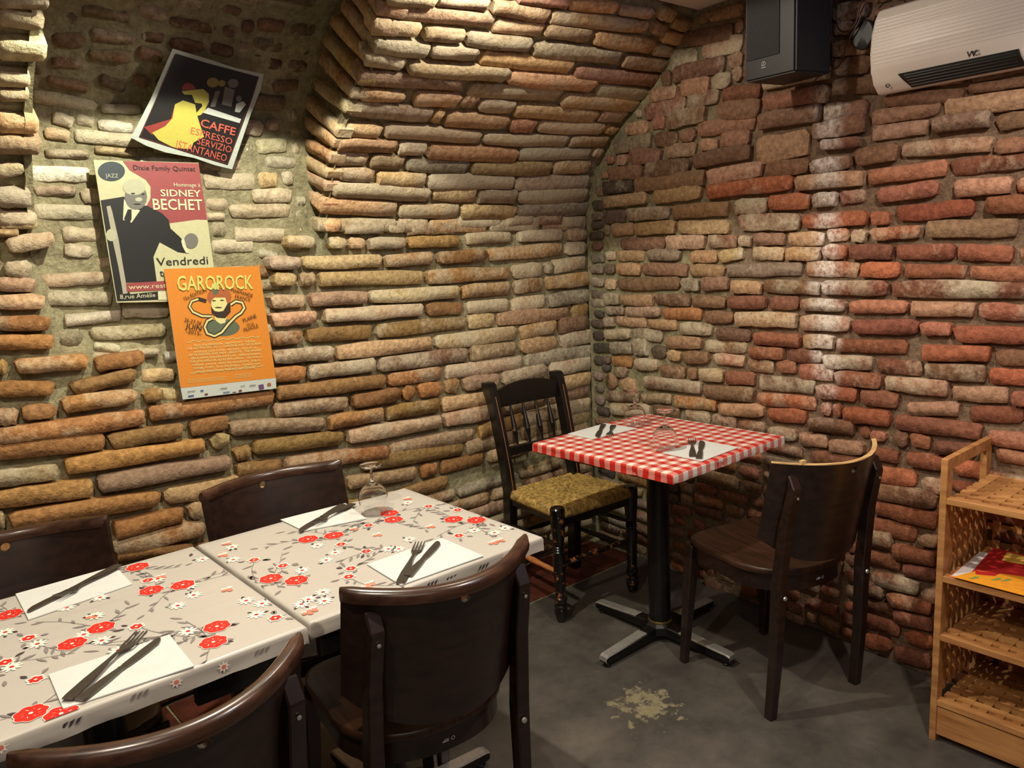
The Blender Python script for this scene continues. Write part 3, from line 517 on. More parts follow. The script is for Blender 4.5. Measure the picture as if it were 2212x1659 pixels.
# ================================================================ FURNITURE
def arcy(x, d=.108, hw=.215): return -d*(1-(x/hw)**2)
def make_chair(worn=False):
    root = empty('bistro_chair',(0,0,0))
    # backrest: bent plywood plate with a finger hole
    from mathutils.geometry import delaunay_2d_cdt
    hw = .215; top = lambda x: .822-.010*(1-(x/hw)**2); bot = lambda x: .50+.085*(abs(x)/hw)**3+.0*x
    pts = []; 
    xs = [-hw+2*hw*i/28 for i in range(29)]
    outl = [(x, bot(x)) for x in xs]+[(x, top(x)) for x in xs[::-1]]
    hole = [(.0+.011*cos(2*pi*i/16), .785+.011*sin(2*pi*i/16)) for i in range(16)]
    inner = [(x, bot(x)+(top(x)-bot(x))*t) for x in xs[1:-1] for t in (.15,.3,.45,.6,.75) ]
    allp = outl+hole+inner; no = len(outl)
    edges = [(i,(i+1)%no) for i in range(no)]+[(no+i,no+(i+1)%16) for i in range(16)]
    res = delaunay_2d_cdt([Vector(p) for p in allp], edges, [], 0, 1e-6)
    vs, _, fs = res[0], res[1], res[2]
    b = nb(); th = .013
    def P3(x,z,side):   # leaning back: lower edge nearer the seat
        lean = -.065*((z-.5)/.32)**1.2 if z > .5 else 0
        y = arcy(x)+lean+.05; n = Vector((2*.108*x/hw**2*1.0, -1)).normalized()
        return Vector((x-n.x*-side*th/2, y+n.y*side*th/2, z))
    F = [b.verts.new(P3(v.x,v.y,1)) for v in vs]; K = [b.verts.new(P3(v.x,v.y,-1)) for v in vs]
    ecount = {}
    for f in fs:
        c = sum((Vector(vs[i]) for i in f), Vector((0,0)))/len(f)
        if (c-Vector((0,.785))).length < .0105 or c.y > top(c.x)+3e-5 or c.y < bot(c.x)-3e-4: continue
        b.faces.new([F[i] for i in f]); b.faces.new([K[i] for i in f][::-1])
        for i in range(len(f)):
            e = (f[i],f[(i+1)%len(f)]); ecount[e] = 1
    for (i,j) in list(ecount):
        if (j,i) not in ecount: b.faces.new((F[j],F[i],K[i],K[j]))
    bmesh.ops.recalc_face_normals(b, faces=b.faces[:])
    link('backrest', b, DARKWOOD, root, True, 40)
    # thicker top rail following the bend
    if not worn:
        b = nb(); rings = []
        for x in [-hw-.003+(2*hw+.006)*i/26 for i in range(27)]:
            q = P3(max(-hw,min(hw,x)), top(x), 0); e_ = min(1,(hw+.003-abs(x))/.012+.25)
            n = Vector((2*.108*x/hw**2, -1)).normalized(); n3 = Vector((n.x*1,n.y,0)); w_ = .0105*e_+.003
            rings.append([q+n3*w_*a+Vector((x-q.x,0,c)) for a, c in ((1,-.016),(1.15,-.004),(1,.005),(.5,.011),(-.5,.011),(-1,.005),(-1.1,-.004),(-1,-.016))])
        loft(b, rings); bmesh.ops.recalc_face_normals(b, faces=b.faces[:]); link('top_rail', b, RIMWOOD, root, True, 50)
    else:
        b = nb(); rings = []
        for x in [-hw+2*hw*i/30 for i in range(31)]:
            q = P3(x, top(x), 0); n = Vector((2*.108*x/hw**2, -1)).normalized(); n3 = Vector((n.x,n.y,0)); w_ = .0068
            rings.append([q+n3*w_*a+Vector((0,0,c)) for a, c in ((1,-.001),(1,.0015+.001*sin(x*60)),(-1,.0015),(-1,-.001))])
        loft(b, rings); bmesh.ops.recalc_face_normals(b, faces=b.faces[:]); o = link('top_edge', b, RAWPLY, root); o['label'] = 'chipped pale bare plywood top edge'
        b = nb(); q = P3(-.15, top(-.15), 0); box(b, q.x-.008,q.x+.008,q.y-.006,q.y+.006,q.z,q.z+.012,None,.001); link('splinter', b, RAWPLY, root)
    # posts = rear legs
    for s in (-1,1):
        b = nb()
        pts_ = [((s*.187,.008,0),.028,.030),((s*.184,-.008,.2),.031,.034),((s*.180,-.014,.43),.034,.038),((s*.176,-.034,.62),.033,.032),((s*.172,-.062,.745),.032,.028),((s*.171,-.052,.785),.032,.008)]
        rings = []
        for p, w_, d_ in pts_:
            p = Vector(p); rings.append([p+Vector((a*w_/2,c*d_/2,0)) for a, c in ((-1,-1),(1,-1),(1,1),(-1,1))])
        R_ = loft(b, rings); bmesh.ops.bevel(b, geom=[e for e in b.edges], offset=.003, segments=1, affect='EDGES'); bmesh.ops.recalc_face_normals(b, faces=b.faces[:])
        leg = link('rear_leg', b, DARKWOOD, root)
        b = nb(); M_ = Matrix.Translation((s*.172,-.074,.72)) @ Matrix.Rotation(pi/2,4,'X'); lathe(b,[(.0,.0),(.004,.0),(.0042,.002),(.0,.003)],10,M_); link('screw', b, CHROME, leg); b = nb()
        M_ = Matrix.Translation((s*.178,-.0375,.52)) @ Matrix.Rotation(pi/2,4,'X'); lathe(b,[(.0,.0),(.004,.0),(.0042,.002),(.0,.003)],10,M_); link('screw', b, CHROME, leg); b = nb()
        M_ = Matrix.Translation((s*.177,-.0355,.405)) @ Matrix.Rotation(pi/2,4,'X'); lathe(b,[(.0,.0),(.007,.0),(.006,.004),(.0,.005)],12,M_)
        link('screw', b, CHROME, leg)
    # seat
    out = []
    for i in range(48):
        t = 2*pi*i/48; cx, cy = cos(t), sin(t)
        e_ = .36 if cy > 0 else .85
        x = .208*math.copysign(abs(cx)**e_, cx); y = .185+(.222*abs(cy)**e_ if cy > 0 else -.205*abs(cy)**e_)
        x *= 1-.03*(1 if cy > 0 else 0); out.append((x,y))
    b = nb(); rings = []
    for sc_, z_ in ((.985,.447),(1,.451),(1,.463),(.985,.467),(.93,.4665),(.8,.463),(.5,.4585),(.2,.457)):
        rings.append([(x*sc_, .185+(y-.185)*sc_, z_) for x, y in out])
    loft(b, rings); bmesh.ops.recalc_face_normals(b, faces=b.faces[:]); link('seat', b, SEATWOOD, root, True, 50)
    b = nb(); rings = [[(x*s_, .185+(y-.185)*s_, z_) for x, y in out] for s_, z_ in ((.955,.448),(.955,.395),(.885,.395),(.885,.448))]
    loft(b, rings, False); bmesh.ops.recalc_face_normals(b, faces=b.faces[:]); ap = link('seat_frame', b, DARKWOOD, root, True, 40)
    for s in (-1,1):
        b = nb(); beam(b,(s*.187,.410,0),(s*.177,.372,.447),.025,.026,.040,.040); bmesh.ops.bevel(b, geom=[e for e in b.edges], offset=.003, segments=1, affect='EDGES'); link('front_leg', b, DARKWOOD, root)
    # small maker's plate, a ring beside two short lines
    b = nb(); y0 = .185-.205*.955-.0012
    for (cx, w_, h_, z_) in ((-.012,.016,.003,.418),(-.010,.012,.0015,.422)): box(b, cx-w_/2, cx+w_/2, y0-.0006, y0+.001, z_-h_/2, z_+h_/2)
    for i in range(12):
        t = 2*pi*i/12; t2 = 2*pi*(i+1)/12
        b.faces.new([b.verts.new((.006+rr*cos(tt), y0-.0006, .420+rr*sin(tt))) for rr, tt in ((.005,t),(.005,t2),(.003,t2),(.003,t))])
    link('maker_mark', b, GREYLABEL, ap)['kind'] = 'stuff'
    return root
def text_mesh(s, h, W=None, bold=0, extr=0):
    cu = bpy.data.curves.new('t','FONT'); cu.body = s; cu.size = 1; cu.offset = bold; cu.resolution_u = 2
    o = bpy.data.objects.new('t', cu); C.objects.link(o); bpy.context.view_layer.update()
    me = bpy.data.meshes.new_from_object(o.evaluated_get(bpy.context.evaluated_depsgraph_get())); bpy.data.objects.remove(o)
    if not len(me.vertices): return [],[]
    xs_ = [v.co.x for v in me.vertices]; x0, x1 = min(xs_), max(xs_)
    k = h/.70; kx = (W/(x1-x0)) if W else k
    return [((v.co.x-x0)*kx, v.co.y*k) for v in me.vertices], [tuple(p.vertices) for p in me.polygons]
# ---- dining tables
def make_base(root, zt, oy=0):
    n0 = set(root.children)
    b = nb(); lathe(b,[(.040,.07),(.040,zt-.03)],28); link('pole', b, BLACKMETAL, root, True, 40)
    b = nb(); lathe(b,[(.042,.066),(.045,.068),(.045,.074),(.042,.076)],28); link('ring', b, BRASS, root, True, 40)
    b = nb(); lathe(b,[(.06,.030),(.058,.058),(.046,.068),(.0,.068)],8,Matrix.Rotation(pi/8,4,'Z')); link('hub', b, BLACKMETAL, root)
    for k in range(4):
        M_ = Matrix.Rotation(k*pi/2,4,'Z')
        b = nb(); rings = []
        for x, w_, z0_, z1_ in ((.03,.048,.024,.060),(.12,.044,.022,.056),(.30,.036,.018,.046),(.312,.034,.020,.042)):
            rings.append([M_ @ Vector(p) for p in ((x,-w_/2,z0_),(x,w_/2,z0_),(x,w_/2,z1_-.004),(x,w_/2-.004,z1_),(x,-w_/2+.004,z1_),(x,-w_/2,z1_-.004))])
        loft(b, rings); bmesh.ops.recalc_face_normals(b, faces=b.faces[:]); arm = link('foot', b, BLACKMETAL, root)
        b = nb(); rings = []
        for x, w_, z_ in ((.10,.044,.0575),(.30,.036,.0475),(.313,.034,.043),(.3135,.034,.026)):
            rings.append([M_ @ Vector(p) for p in ((x,-w_/2-.0006,z_-.006),(x,-w_/2+.003,z_),(x,w_/2-.003,z_),(x,w_/2+.0006,z_-.006))])
        loft(b, rings, False, False); link('chrome_cap', b, CHROME, arm)
        b = nb(); lathe(b,[(.013,0),(.014,.006),(.009,.012),(.006,.022)],12,M_ @ Matrix.Translation((.290,0,0))); link('glide', b, BLACKMETAL, arm)
    b = nb(); box(b,-.16,.16,-.025,.025,zt-.032,zt-.02); box(b,-.025,.025,-.16,.16,zt-.032,zt-.02); link('top_bracket', b, BLACKMETAL, root)
    for c_ in root.children:
        if c_ not in n0: c_.location.y += oy
def make_table(loc, w_, d_, label, group, oy=0):
    root = empty('pedestal_table', loc); tag(root, label, 'table', group)
    b = nb(); box(b,-w_/2+.004,w_/2-.004,-d_/2+.004,d_/2-.004,.735-.015,.755,None,.003); link('tabletop', b, BLACKPAINT, root)
    make_base(root, .74, oy); return root
def make_cloth(loc, w_, d_, drop, mt, name, seed, top=.7585):
    r = random.Random(seed); b = nb(); n = 26; rad = .006
    def prof(t):  # 0..1 across; returns coordinate fraction
        return t
    xs_ = [-w_/2, -w_/2+.003, -w_/2+.009]+[ -w_/2+.009+(w_-.018)*i/n for i in range(1,n)]+[w_/2-.009, w_/2-.003, w_/2]
    ys_ = [-d_/2, -d_/2+.003, -d_/2+.009]+[ -d_/2+.009+(d_-.018)*i/n for i in range(1,n)]+[d_/2-.009, d_/2-.003, d_/2]
    nx, ny = len(xs_), len(ys_); V_ = {}
    for i, x in enumerate(xs_):
        for j, y in enumerate(ys_):
            ex = min(i, nx-1-i); ey = min(j, ny-1-j); e_ = min(ex,ey)
            z = top-(.0045 if e_ == 0 else .0012 if e_ == 1 else 0)-(.003 if ex == 0 and ey == 0 else 0)
            z += .0006*mnoise.noise(Vector((x*14+seed,y*14,0))) if e_ > 1 else 0
            V_[i,j] = b.verts.new((x,y,z))
    for i in range(nx-1):
        for j in range(ny-1): b.faces.new((V_[i,j],V_[i+1,j],V_[i+1,j+1],V_[i,j+1]))
    rim = [V_[i,0] for i in range(nx)]+[V_[nx-1,j] for j in range(1,ny)]+[V_[i,ny-1] for i in range(nx-2,-1,-1)]+[V_[0,j] for j in range(ny-2,0,-1)]
    prev = rim; L_ = len(rim)
    for q in range(1,5):
        cur = []
        for k, v in enumerate(rim):
            o_ = Vector((v.co.x/(w_/2), v.co.y/(d_/2),0)); f = .0016*q*mnoise.noise(Vector((v.co.x*22+seed,v.co.y*22,q*.3)))
            zz = v.co.z-drop*q/4*(1+.10*mnoise.noise(Vector((v.co.x*6+seed,v.co.y*6,5))))
            cx = v.co.x+(f if abs(o_.x) > .98 else 0); cy = v.co.y+(f if abs(o_.y) > .98 else 0)
            cur.append(b.verts.new((cx,cy,zz)))
        for k in range(L_): b.faces.new((prev[k],cur[k],cur[(k+1)%L_],prev[(k+1)%L_]))
        prev = cur
    # turned under the edge
    cur = [b.verts.new((v.co.x*.97, v.co.y*.97, v.co.z+.001)) for v in prev]
    for k in range(L_): b.faces.new((prev[k],cur[k],cur[(k+1)%L_],prev[(k+1)%L_]))
    bmesh.ops.recalc_face_normals(b, faces=b.faces[:])
    o = link(name, b, mt, None, True, 60); o.location = loc; return o
t_red = make_table((-.556,-.865,0),.62,.62,'black pedestal table under the red and white checked cloth in the corner',None)
c_red = make_cloth((-.556,-.865,0),.628,.634,.027,GINGHAM,'checked_tablecloth',3); tag(c_red,'red and white gingham oilcloth fitted over the corner table','tablecloth')
t_f1 = make_table((-1.797,-.955,0),.61,.60,'black pedestal table at the far end of the flowered table row','tables',-.022)
t_f2 = make_table((-2.432,-.960,0),.61,.60,'black pedestal table at the near left end of the flowered row, cut by the frame','tables')
for t_ in (t_f1,t_f2): del t_['group']
c_f1 = make_cloth((-1.797,-.955,0),.626,.616,.030,OILCLOTH,'flowered_tablecloth',5); tag(c_f1,'grey oilcloth with red flowers on the far table, napkins at its two seats','tablecloth')
c_f2 = make_cloth((-2.434,-.962,.0015),.628,.622,.032,OILCLOTH,'flowered_tablecloth',9); tag(c_f2,'grey oilcloth with red flowers on the nearest table at the left edge','tablecloth')
b = nb(); box(b,-.29,-.10,-.296,-.276,.672,.720,None,.002); link('support_bar', b, BLACKPAINT, t_f1)
b = nb(); box(b,.10,.29,-.290,-.270,.672,.720,None,.002); link('support_bar', b, BLACKPAINT, t_f2)
# printed flowers on the two oilcloths
FLW = {'R': [(-2.286,-.863),(-2.226,-.886),(-2.415,-.976),(-2.474,-1.008),(-2.248,-1.145),(-2.277,-1.204),(-2.266,-.695),(-2.071,-.999),(-2.035,-1.052),(-1.897,-.833),(-1.839,-.86),(-1.648,-.821),(-1.669,-.875),(-1.559,-.996),(-1.523,-1.047),(-2.539,-.763),(-2.581,-1.224),(-2.545,-1.262),(-2.62,-.90),(-2.68,-1.1)],
 'M': [(-2.274,-.798),(-2.363,-1.025),(-2.019,-.949),(-1.857,-.93),(-1.738,-.862),(-1.506,-.943),(-2.553,-1.108),(-1.917,-1.084),(-1.838,-1.018),(-2.135,-.687),(-2.052,-.863),(-2.15,-1.196),(-1.623,-1.103),(-1.944,-1.122),(-2.531,-.917),(-1.541,-.855),(-2.582,-.995)],
 'D': [(-2.216,-.904),(-2.228,-.96),(-2.271,-.988),(-2.139,-.767),(-2.159,-1.073),(-2.141,-1.112),(-2.171,-1.153),(-2.296,-1.123),(-2.429,-1.037),(-2.378,-.817),(-2.409,-.91),(-2.443,-.819),(-2.576,-1.024),(-2.417,-1.103),(-2.055,-.737),(-2.086,-.822),(-1.902,-.893),(-2.0,-1.009),(-2.062,-1.163),(-2.023,-1.153),(-2.095,-1.13),(-1.894,-.969),(-1.932,-.995),(-1.562,-.782),(-1.793,-1.046),(-1.776,-1.065),(-1.574,-1.104),(-1.55,-1.155),(-1.511,-1.15),(-1.722,-1.03),(-2.042,-1.195),(-2.083,-1.173),(-2.56,-.852),(-2.255,-.808),(-2.448,-.983),(-2.523,-.958)],
 'S': [(-2.413,-.906),(-2.163,-.986),(-2.053,-.702),(-1.758,-.941),(-1.573,-1.205),(-1.594,-1.204),(-1.631,-.994),(-1.942,-1.2),(-1.928,-1.19),(-1.776,-.855),(-2.09,-1.218),(-2.077,-1.213),(-2.243,-.798),(-1.54,-.749),(-2.09,-.773)]}
def print_flowers(cloth, x0, x1, y0, y1, seed):
    r = random.Random(seed); b = nb(); Z = .7595; lvl = [0]
    cx, cy = cloth.location.x, cloth.location.y
    def poly(pts, mi, dz):
        pts = [(x,y) for x,y in pts]
        if any(x < x0+.004 or x > x1-.004 or y < y0+.004 or y > y1-.004 for x,y in pts):
            pts = [(min(x1-.004,max(x0+.004,x)), min(y1-.004,max(y0+.004,y))) for x,y in pts]
        vs_ = [b.verts.new((x-cx,y-cy,Z+dz)) for x,y in pts]
        c_ = b.verts.new((sum(x for x,y in pts)/len(pts)-cx, sum(y for x,y in pts)/len(pts)-cy, Z+dz))
        for i in range(len(vs_)):
            f = b.faces.new((c_,vs_[i],vs_[(i+1)%len(vs_)])); f.material_index = mi
    def blob(x,y,R_,k,amp,mi,dz,n=28,ph=0):
        poly([(x+R_*(1-amp+amp*abs(sin(k*t/2+ph)))*cos(t), y+R_*(1-amp+amp*abs(sin(k*t/2+ph)))*sin(t)) for t in [2*pi*i/n for i in range(n)]], mi, dz)
    def leaf(x,y,a,L_,w_,mi,dz):
        ca, sa = cos(a), sin(a); poly([(x+ca*L_*t-sa*w_*q, y+sa*L_*t+ca*w_*q) for t, q in ((0,0),(.3,.8),(.6,.9),(1,.0),(.65,-.7),(.3,-.7))], mi, dz)
    def stem(x,y,a,L_,dz):
        P_ = []; n_ = 9
        for i in range(n_+1):
            P_.append((x,y)); x += cos(a)*L_/n_; y += sin(a)*L_/n_; a += r.uniform(-.12,.22)
            if i % 2 == 1: leaf(x,y,a+r.choice((-1,1))*r.uniform(.4,.9),r.uniform(.018,.034),r.uniform(.0032,.005),0,dz)
        for i in range(n_):
            (ax,ay),(bx,by) = P_[i],P_[i+1]; d_ = hypot(bx-ax,by-ay) or 1; nx_,ny_ = -(by-ay)/d_*.0007,(bx-ax)/d_*.0007
            poly([(ax+nx_,ay+ny_),(bx+nx_,by+ny_),(bx-nx_,by-ny_),(ax-nx_,ay-ny_)],0,dz)
    ins = lambda p, m_=.0: x0+m_ < p[0] < x1-m_ and y0+m_ < p[1] < y1-m_
    for k_ in 'RMDS':
        for p in FLW[k_]:
            if ins(p,.01) and k_ in 'RM':
                for _ in range(2 if k_ == 'R' else 1): stem(p[0],p[1],r.uniform(0,2*pi),r.uniform(.09,.17),.00005)
                for _ in range(3): a = r.uniform(0,2*pi); leaf(p[0]+cos(a)*.020,p[1]+sin(a)*.020,a,r.uniform(.014,.024),.005,r.choice((0,0,1)),.0001)
    for p in FLW['D']:
        if ins(p,.014):
            ph = r.uniform(0,3); blob(p[0],p[1],.0185,9,.55,3,.0002,54,ph); blob(p[0],p[1],.0048,5,.2,2,.0003,12)
            for _ in range(2): a = r.uniform(0,2*pi); leaf(p[0]+cos(a)*.014,p[1]+sin(a)*.014,a,.012,.004,r.choice((0,1,1)),.0001)
    for p in FLW['M']:
        if ins(p,.014): blob(p[0],p[1],.0165,6,.25,3,.0003,36); blob(p[0],p[1],.0125,6,.25,2,.0004,30); blob(p[0],p[1],.003,4,.1,3,.0005,8)
    for p in FLW['R']:
        if ins(p,.0):
            ph = r.uniform(0,3); blob(p[0],p[1],.0275,7,.14,3,.00035,42,ph); blob(p[0],p[1],.026,7,.14,2,.0005,42,ph); blob(p[0],p[1],.0036,4,.1,3,.0006,10)
            for i in range(8): a = 2*pi*i/8+ph; leaf(p[0]+cos(a)*.010,p[1]+sin(a)*.010,a+.6,.007,.0010,3 if i%3==0 else 4,.0006)
    for p in FLW['S']:
        if ins(p,.012):
            for q in range(5): a = q*2.4; blob(p[0]+.009*cos(a)*(q>0),p[1]+.009*sin(a)*(q>0),.0062,5,.15,4 if q%2==0 else 3,.0003+.00005*q,14); 
            for q in (1,3): a = q*2.4; blob(p[0]+.009*cos(a),p[1]+.009*sin(a),.0016,4,.1,4,.0006,6)
    # print on the drop of the cloth toward the camera
    r2 = random.Random(seed+5)
    x = x0+.04
    while x < x1-.03:
        kind_ = r2.choice('flddxx'); z = Z-r2.uniform(.012,.020); yy = y0-.0022-cy
        def vp(pts, mi, o_):
            vs_ = [b.verts.new((px-cx, yy-o_, pz)) for px,pz in pts]; f = b.faces.new(vs_); f.material_index = mi
        if kind_ == 'f': vp([(x+.012*(1-.45*abs(sin(4*t)))*cos(t), z+.011*(1-.45*abs(sin(4*t)))*sin(t)) for t in [2*pi*i/40 for i in range(40)]],3,.0); vp([(x+.0045*cos(t), z+.004*sin(t)) for t in [2*pi*i/10 for i in range(10)]],4,.0004)
        elif kind_ != 'x':
            for q in range(3): ox = x+q*.010; vp([(ox,z-.006),(ox+.006,z-.002),(ox+.012,z+.006),(ox+.004,z+.004)],1 if kind_=='d' else 0,.0)
        x += r2.uniform(.05,.11)
    o = link('printed_flowers', b, [FL_LEAF,FL_DARK,FL_RED,FL_WHITE,FL_PINK], cloth); o['kind'] = 'stuff'
    return o
print_flowers(c_f1,-2.108,-1.486,-1.262,-.648,1); pf2 = print_flowers(c_f2,-2.746,-2.122,-1.272,-.652,2)
# ---- chairs
chair = make_chair(); chair_w = make_chair(True)
def place(o, x, y, rz, label, group='dark bistro chairs'):
    o.location = (x,y,0); o.rotation_euler[2] = rz; tag(o, label, 'chair', group); return o
place(chair,-1.846,-1.324,radians(-7.1),'dark bistro chair in front of the far flowered table, the closest whole chair')
place(copy_tree(chair),-2.423,-1.425,radians(3.9),'dark bistro chair at the lower left, only its curved back showing')
place(copy_tree(chair),-1.805,-.470,pi,'dark bistro chair on the wall side of the far flowered table, below the orange poster')
place(copy_tree(chair),-2.481,-.472,pi,'dark bistro chair on the wall side at the left edge of the frame')
place(chair_w,-.550,-1.480,radians(-13),'dark bistro chair at the checked table with a chipped pale top edge')
# ---- rush-seated chair
def make_rush():
    root = empty('rush_seat_chair', (-.516,-.36,0), radians(-4)); tag(root,'black painted wooden chair with a woven rush seat and four turned spindles in the corner','chair')
    # local: front = -y
    for s in (-1,1):
        b = nb(); pr_ = [(.0,0),(.012,.0),(.017,.012),(.021,.03),(.022,.045),(.017,.056),(.022,.060),(.022,.068),(.016,.072),(.020,.085),(.022,.095),(.022,.100),(.018,.104),(.0165,.12),(.019,.2),(.021,.26),(.0165,.285),(.020,.29),(.0165,.295),(.020,.30),(.0165,.305),(.020,.31),(.0165,.315),(.020,.32),(.018,.33),(.022,.37),(.024,.43),(.024,.462),(.020,.468),(.0,.470)]
        lathe(b, [(r_*1.22,z_) for r_,z_ in pr_], 20, Matrix.Translation((s*.197,-.165,0))); link('front_leg', b, WORNBLACK2, root, True, 35)
    def yb(z): return .165+ (.0 if z < .45 else -.0) + .10*max(0,(z-.45)/.45)**1.3
    def xb(z): return .178+.006*max(0,(z-.45)/.45)
    for s in (-1,1):
        b = nb(); rings = []
        for z_ in (0,.1,.25,.45,.55,.65,.75,.82,.87,.895,.905):
            w_ = .038 if z_ < .8 else .040; d_ = .046 if z_ < .87 else (.052 if z_ < .9 else .034); zz = z_
            yy = yb(z_)+(.02*(1-z_/.45) if z_ < .45 else 0); xx = s*xb(z_)
            rings.append([(xx+a*w_/2, yy+c*d_/2+(.006 if z_ > .86 else 0), zz) for a, c in ((-1,-1),(0,-1.12),(1,-1),(1,1),(-1,1))])
        loft(b, rings); bmesh.ops.recalc_face_normals(b, faces=b.faces[:]); link('back_post', b, BLACKPAINT, root, True, 40)
        b = nb(); tube(b, [(s*xb(z_), yb(z_)-.0265, z_) for z_ in (.46,.55,.65,.75,.85)], .0009, 5); link('gilt_line', b, RAWRUNG, root)
    # crest rail, arched on top
    b = nb(); rings = []
    for i in range(17):
        t = -1+2*i/16; x = t*.172; zt = .868+.028*(1-t*t); y = yb(.84)+.014*(1-t*t)
        rings.append([(x,y-.009,.795),(x,y-.010,zt-.003),(x,y-.004,zt),(x,y+.008,zt-.003),(x,y+.009,.795)])
    loft(b, rings); bmesh.ops.recalc_face_normals(b, faces=b.faces[:]); link('crest_rail', b, BLACKPAINT, root, True, 40)
    b = nb(); box(b,-.17,.17,yb(.615)-.010,yb(.615)+.010,.595,.635,None,.004); link('lower_rail', b, BLACKPAINT, root)
    for x in (-.102,-.034,.034,.102):
        b = nb(); n_ = 12; pr_ = [(.005,0),(.006,.15),(.011,.30),(.0125,.34),(.009,.355),(.0125,.37),(.011,.50),(.0085,.7),(.0055,.9),(.005,1)]
        z0_, z1_ = .63,.80; y0_, y1_ = yb(.63), yb(.80)
        rings = [[(x+r_*cos(2*pi*k/n_), lerp(y0_,y1_,t)+r_*sin(2*pi*k/n_), lerp(z0_,z1_,t)) for k in range(n_)] for r_, t in pr_]
        loft(b, rings); link('spindle', b, WORNBLACK, root, True, 40)
    # seat rails
    for (p0,p1,w_,h_) in (((-.19,-.165,.415),(.19,-.165,.415),.022,.05),((-.19,-.16,.42),(-.178,.16,.42),.022,.036),((.19,-.16,.42),(.178,.16,.42),.022,.036),((-.17,.165,.42),(.17,.165,.42),.022,.036)):
        b = nb(); beam(b,p0,p1,w_,h_,side=Vector((0,0,1)).cross(Vector(p1)-Vector(p0)).normalized()); link('seat_rail', b, BLACKPAINT, root)
    # woven rush
    b = nb(); n_ = 96; V_ = {}
    hx = lambda y: lerp(.215,.192,(y+.19)/.37)
    for i in range(n_+1):
        for j in range(n_+1):
            u = -1+2*i/n_; v = -1+2*j/n_; y = -.005+v*.185; x = u*hx(y)
            au, av = abs(u), abs(v); m_ = max(au,av)
            strand = (v if au > av else u); ridge = abs(sin(strand*pi*12+.6*sin(9*strand+5*m_)))
            z_ = .455+.014*(1-m_**3)*.3+.0065*ridge+.002*mnoise.noise(Vector((u*9,v*9,0)))-.010*max(0,1-abs(au-av)*14)*(.4+.6*(1-m_))
            z_ -= .022*max(0,(m_-.93)/.07)**2
            V_[i,j] = b.verts.new((x,y,z_))
    for i in range(n_):
        for j in range(n_): b.faces.new((V_[i,j],V_[i+1,j],V_[i+1,j+1],V_[i,j+1]))
    rim = [V_[i,0] for i in range(n_)]+[V_[n_,j] for j in range(n_)]+[V_[i,n_] for i in range(n_,0,-1)]+[V_[0,j] for j in range(n_,0,-1)]
    low = [b.verts.new((v.co.x*.985,v.co.y*.985,.424)) for v in rim]
    for k in range(len(rim)): b.faces.new((rim[k],low[k],low[(k+1)%len(rim)],rim[(k+1)%len(rim)]))
    b.faces.new(low); bmesh.ops.recalc_face_normals(b, faces=b.faces[:]); link('rush_seat', b, RUSH, root, True)
    def rung(p0,p1,mt,name='stretcher'):
        b = nb(); p0 = Vector(p0); p1 = Vector(p1); ts = [0,.08,.2,.35,.5,.65,.8,.92,1]; rr = [.006,.008,.011,.010,.0135,.010,.011,.008,.006]
        tube(b,[p0.lerp(p1,t) for t in ts],rr,10); o = link(name, b, mt, root, True); return o
    rung((-.197,-.165,.235),(.197,-.165,.235),WORNBLACK3)
    o = rung((-.197,-.165,.20),(-.185,.175,.20),RAWRUNG); o['label'] = 'turned stretcher rubbed down to bare wood'
    rung((.197,-.165,.20),(.185,.175,.20),BLACKPAINT); rung((-.197,-.165,.31),(-.185,.175,.31),BLACKPAINT); rung((.197,-.165,.31),(.185,.175,.31),BLACKPAINT)
    rung((-.18,.178,.26),(.18,.178,.26),BLACKPAINT)
make_rush()
# ================================================================ ON THE TABLES
def napkin(c, z, label, group, seed):
    r = random.Random(seed); b = nb(); n_ = 12; V_ = {}
    for L_ in (0,1):
        for i in range(n_+1):
            for j in range(n_+1):
                u, v = i/n_, j/n_; p = [lerp(lerp(c[0][k],c[1][k],u), lerp(c[3][k],c[2][k],u), v) for k in (0,1)]
                V_[L_,i,j] = b.verts.new((p[0],p[1],z+L_*.0022+(.0004*mnoise.noise(Vector((p[0]*30,p[1]*30,seed))) if L_ else 0)))
    for i in range(n_):
        for j in range(n_): b.faces.new((V_[1,i,j],V_[1,i+1,j],V_[1,i+1,j+1],V_[1,i,j+1]))
    for (a_,b_) in [((i,0),(i+1,0)) for i in range(n_)]+[((n_,j),(n_,j+1)) for j in range(n_)]+[((i+1,n_),(i,n_)) for i in range(n_)]+[((0,j+1),(0,j)) for j in range(n_)]:
        b.faces.new((V_[0,a_[0],a_[1]],V_[0,b_[0],b_[1]],V_[1,b_[0],b_[1]],V_[1,a_[0],a_[1]]))
    bmesh.ops.recalc_face_normals(b, faces=b.faces[:])
    o = link('paper_napkin', b, PAPER, None, True, 40); return tag(o, label, 'napkin', group)
ZT = .7598
napkin([(-1.881,-1.095),(-1.665,-1.088),(-1.667,-1.256),(-1.890,-1.250)][::-1],ZT,'white paper napkin in front of the closest whole chair, fork and knife crossed on it',None,1)
napkin([(-1.882,-.640),(-1.689,-.652),(-1.717,-.815),(-1.879,-.774)][::-1],ZT,'white paper napkin beside the upturned glass on the far flowered table',None,2)
napkin([(-2.510,-.655),(-2.304,-.652),(-2.307,-.798),(-2.515,-.827)][::-1],ZT+.0012,'white paper napkin on the nearest table before the wall side chair',None,3)
napkin([(-2.533,-1.109),(-2.328,-1.114),(-2.336,-1.271),(-2.540,-1.252)][::-1],ZT+.0012,'white paper napkin at the lower left, on the front edge of the nearest table',None,4)
napkin([(-.704,-.563),(-.490,-.556),(-.481,-.710),(-.703,-.692)][::-1],ZT,'white paper napkin on the checked cloth nearest the rush chair',None,5)
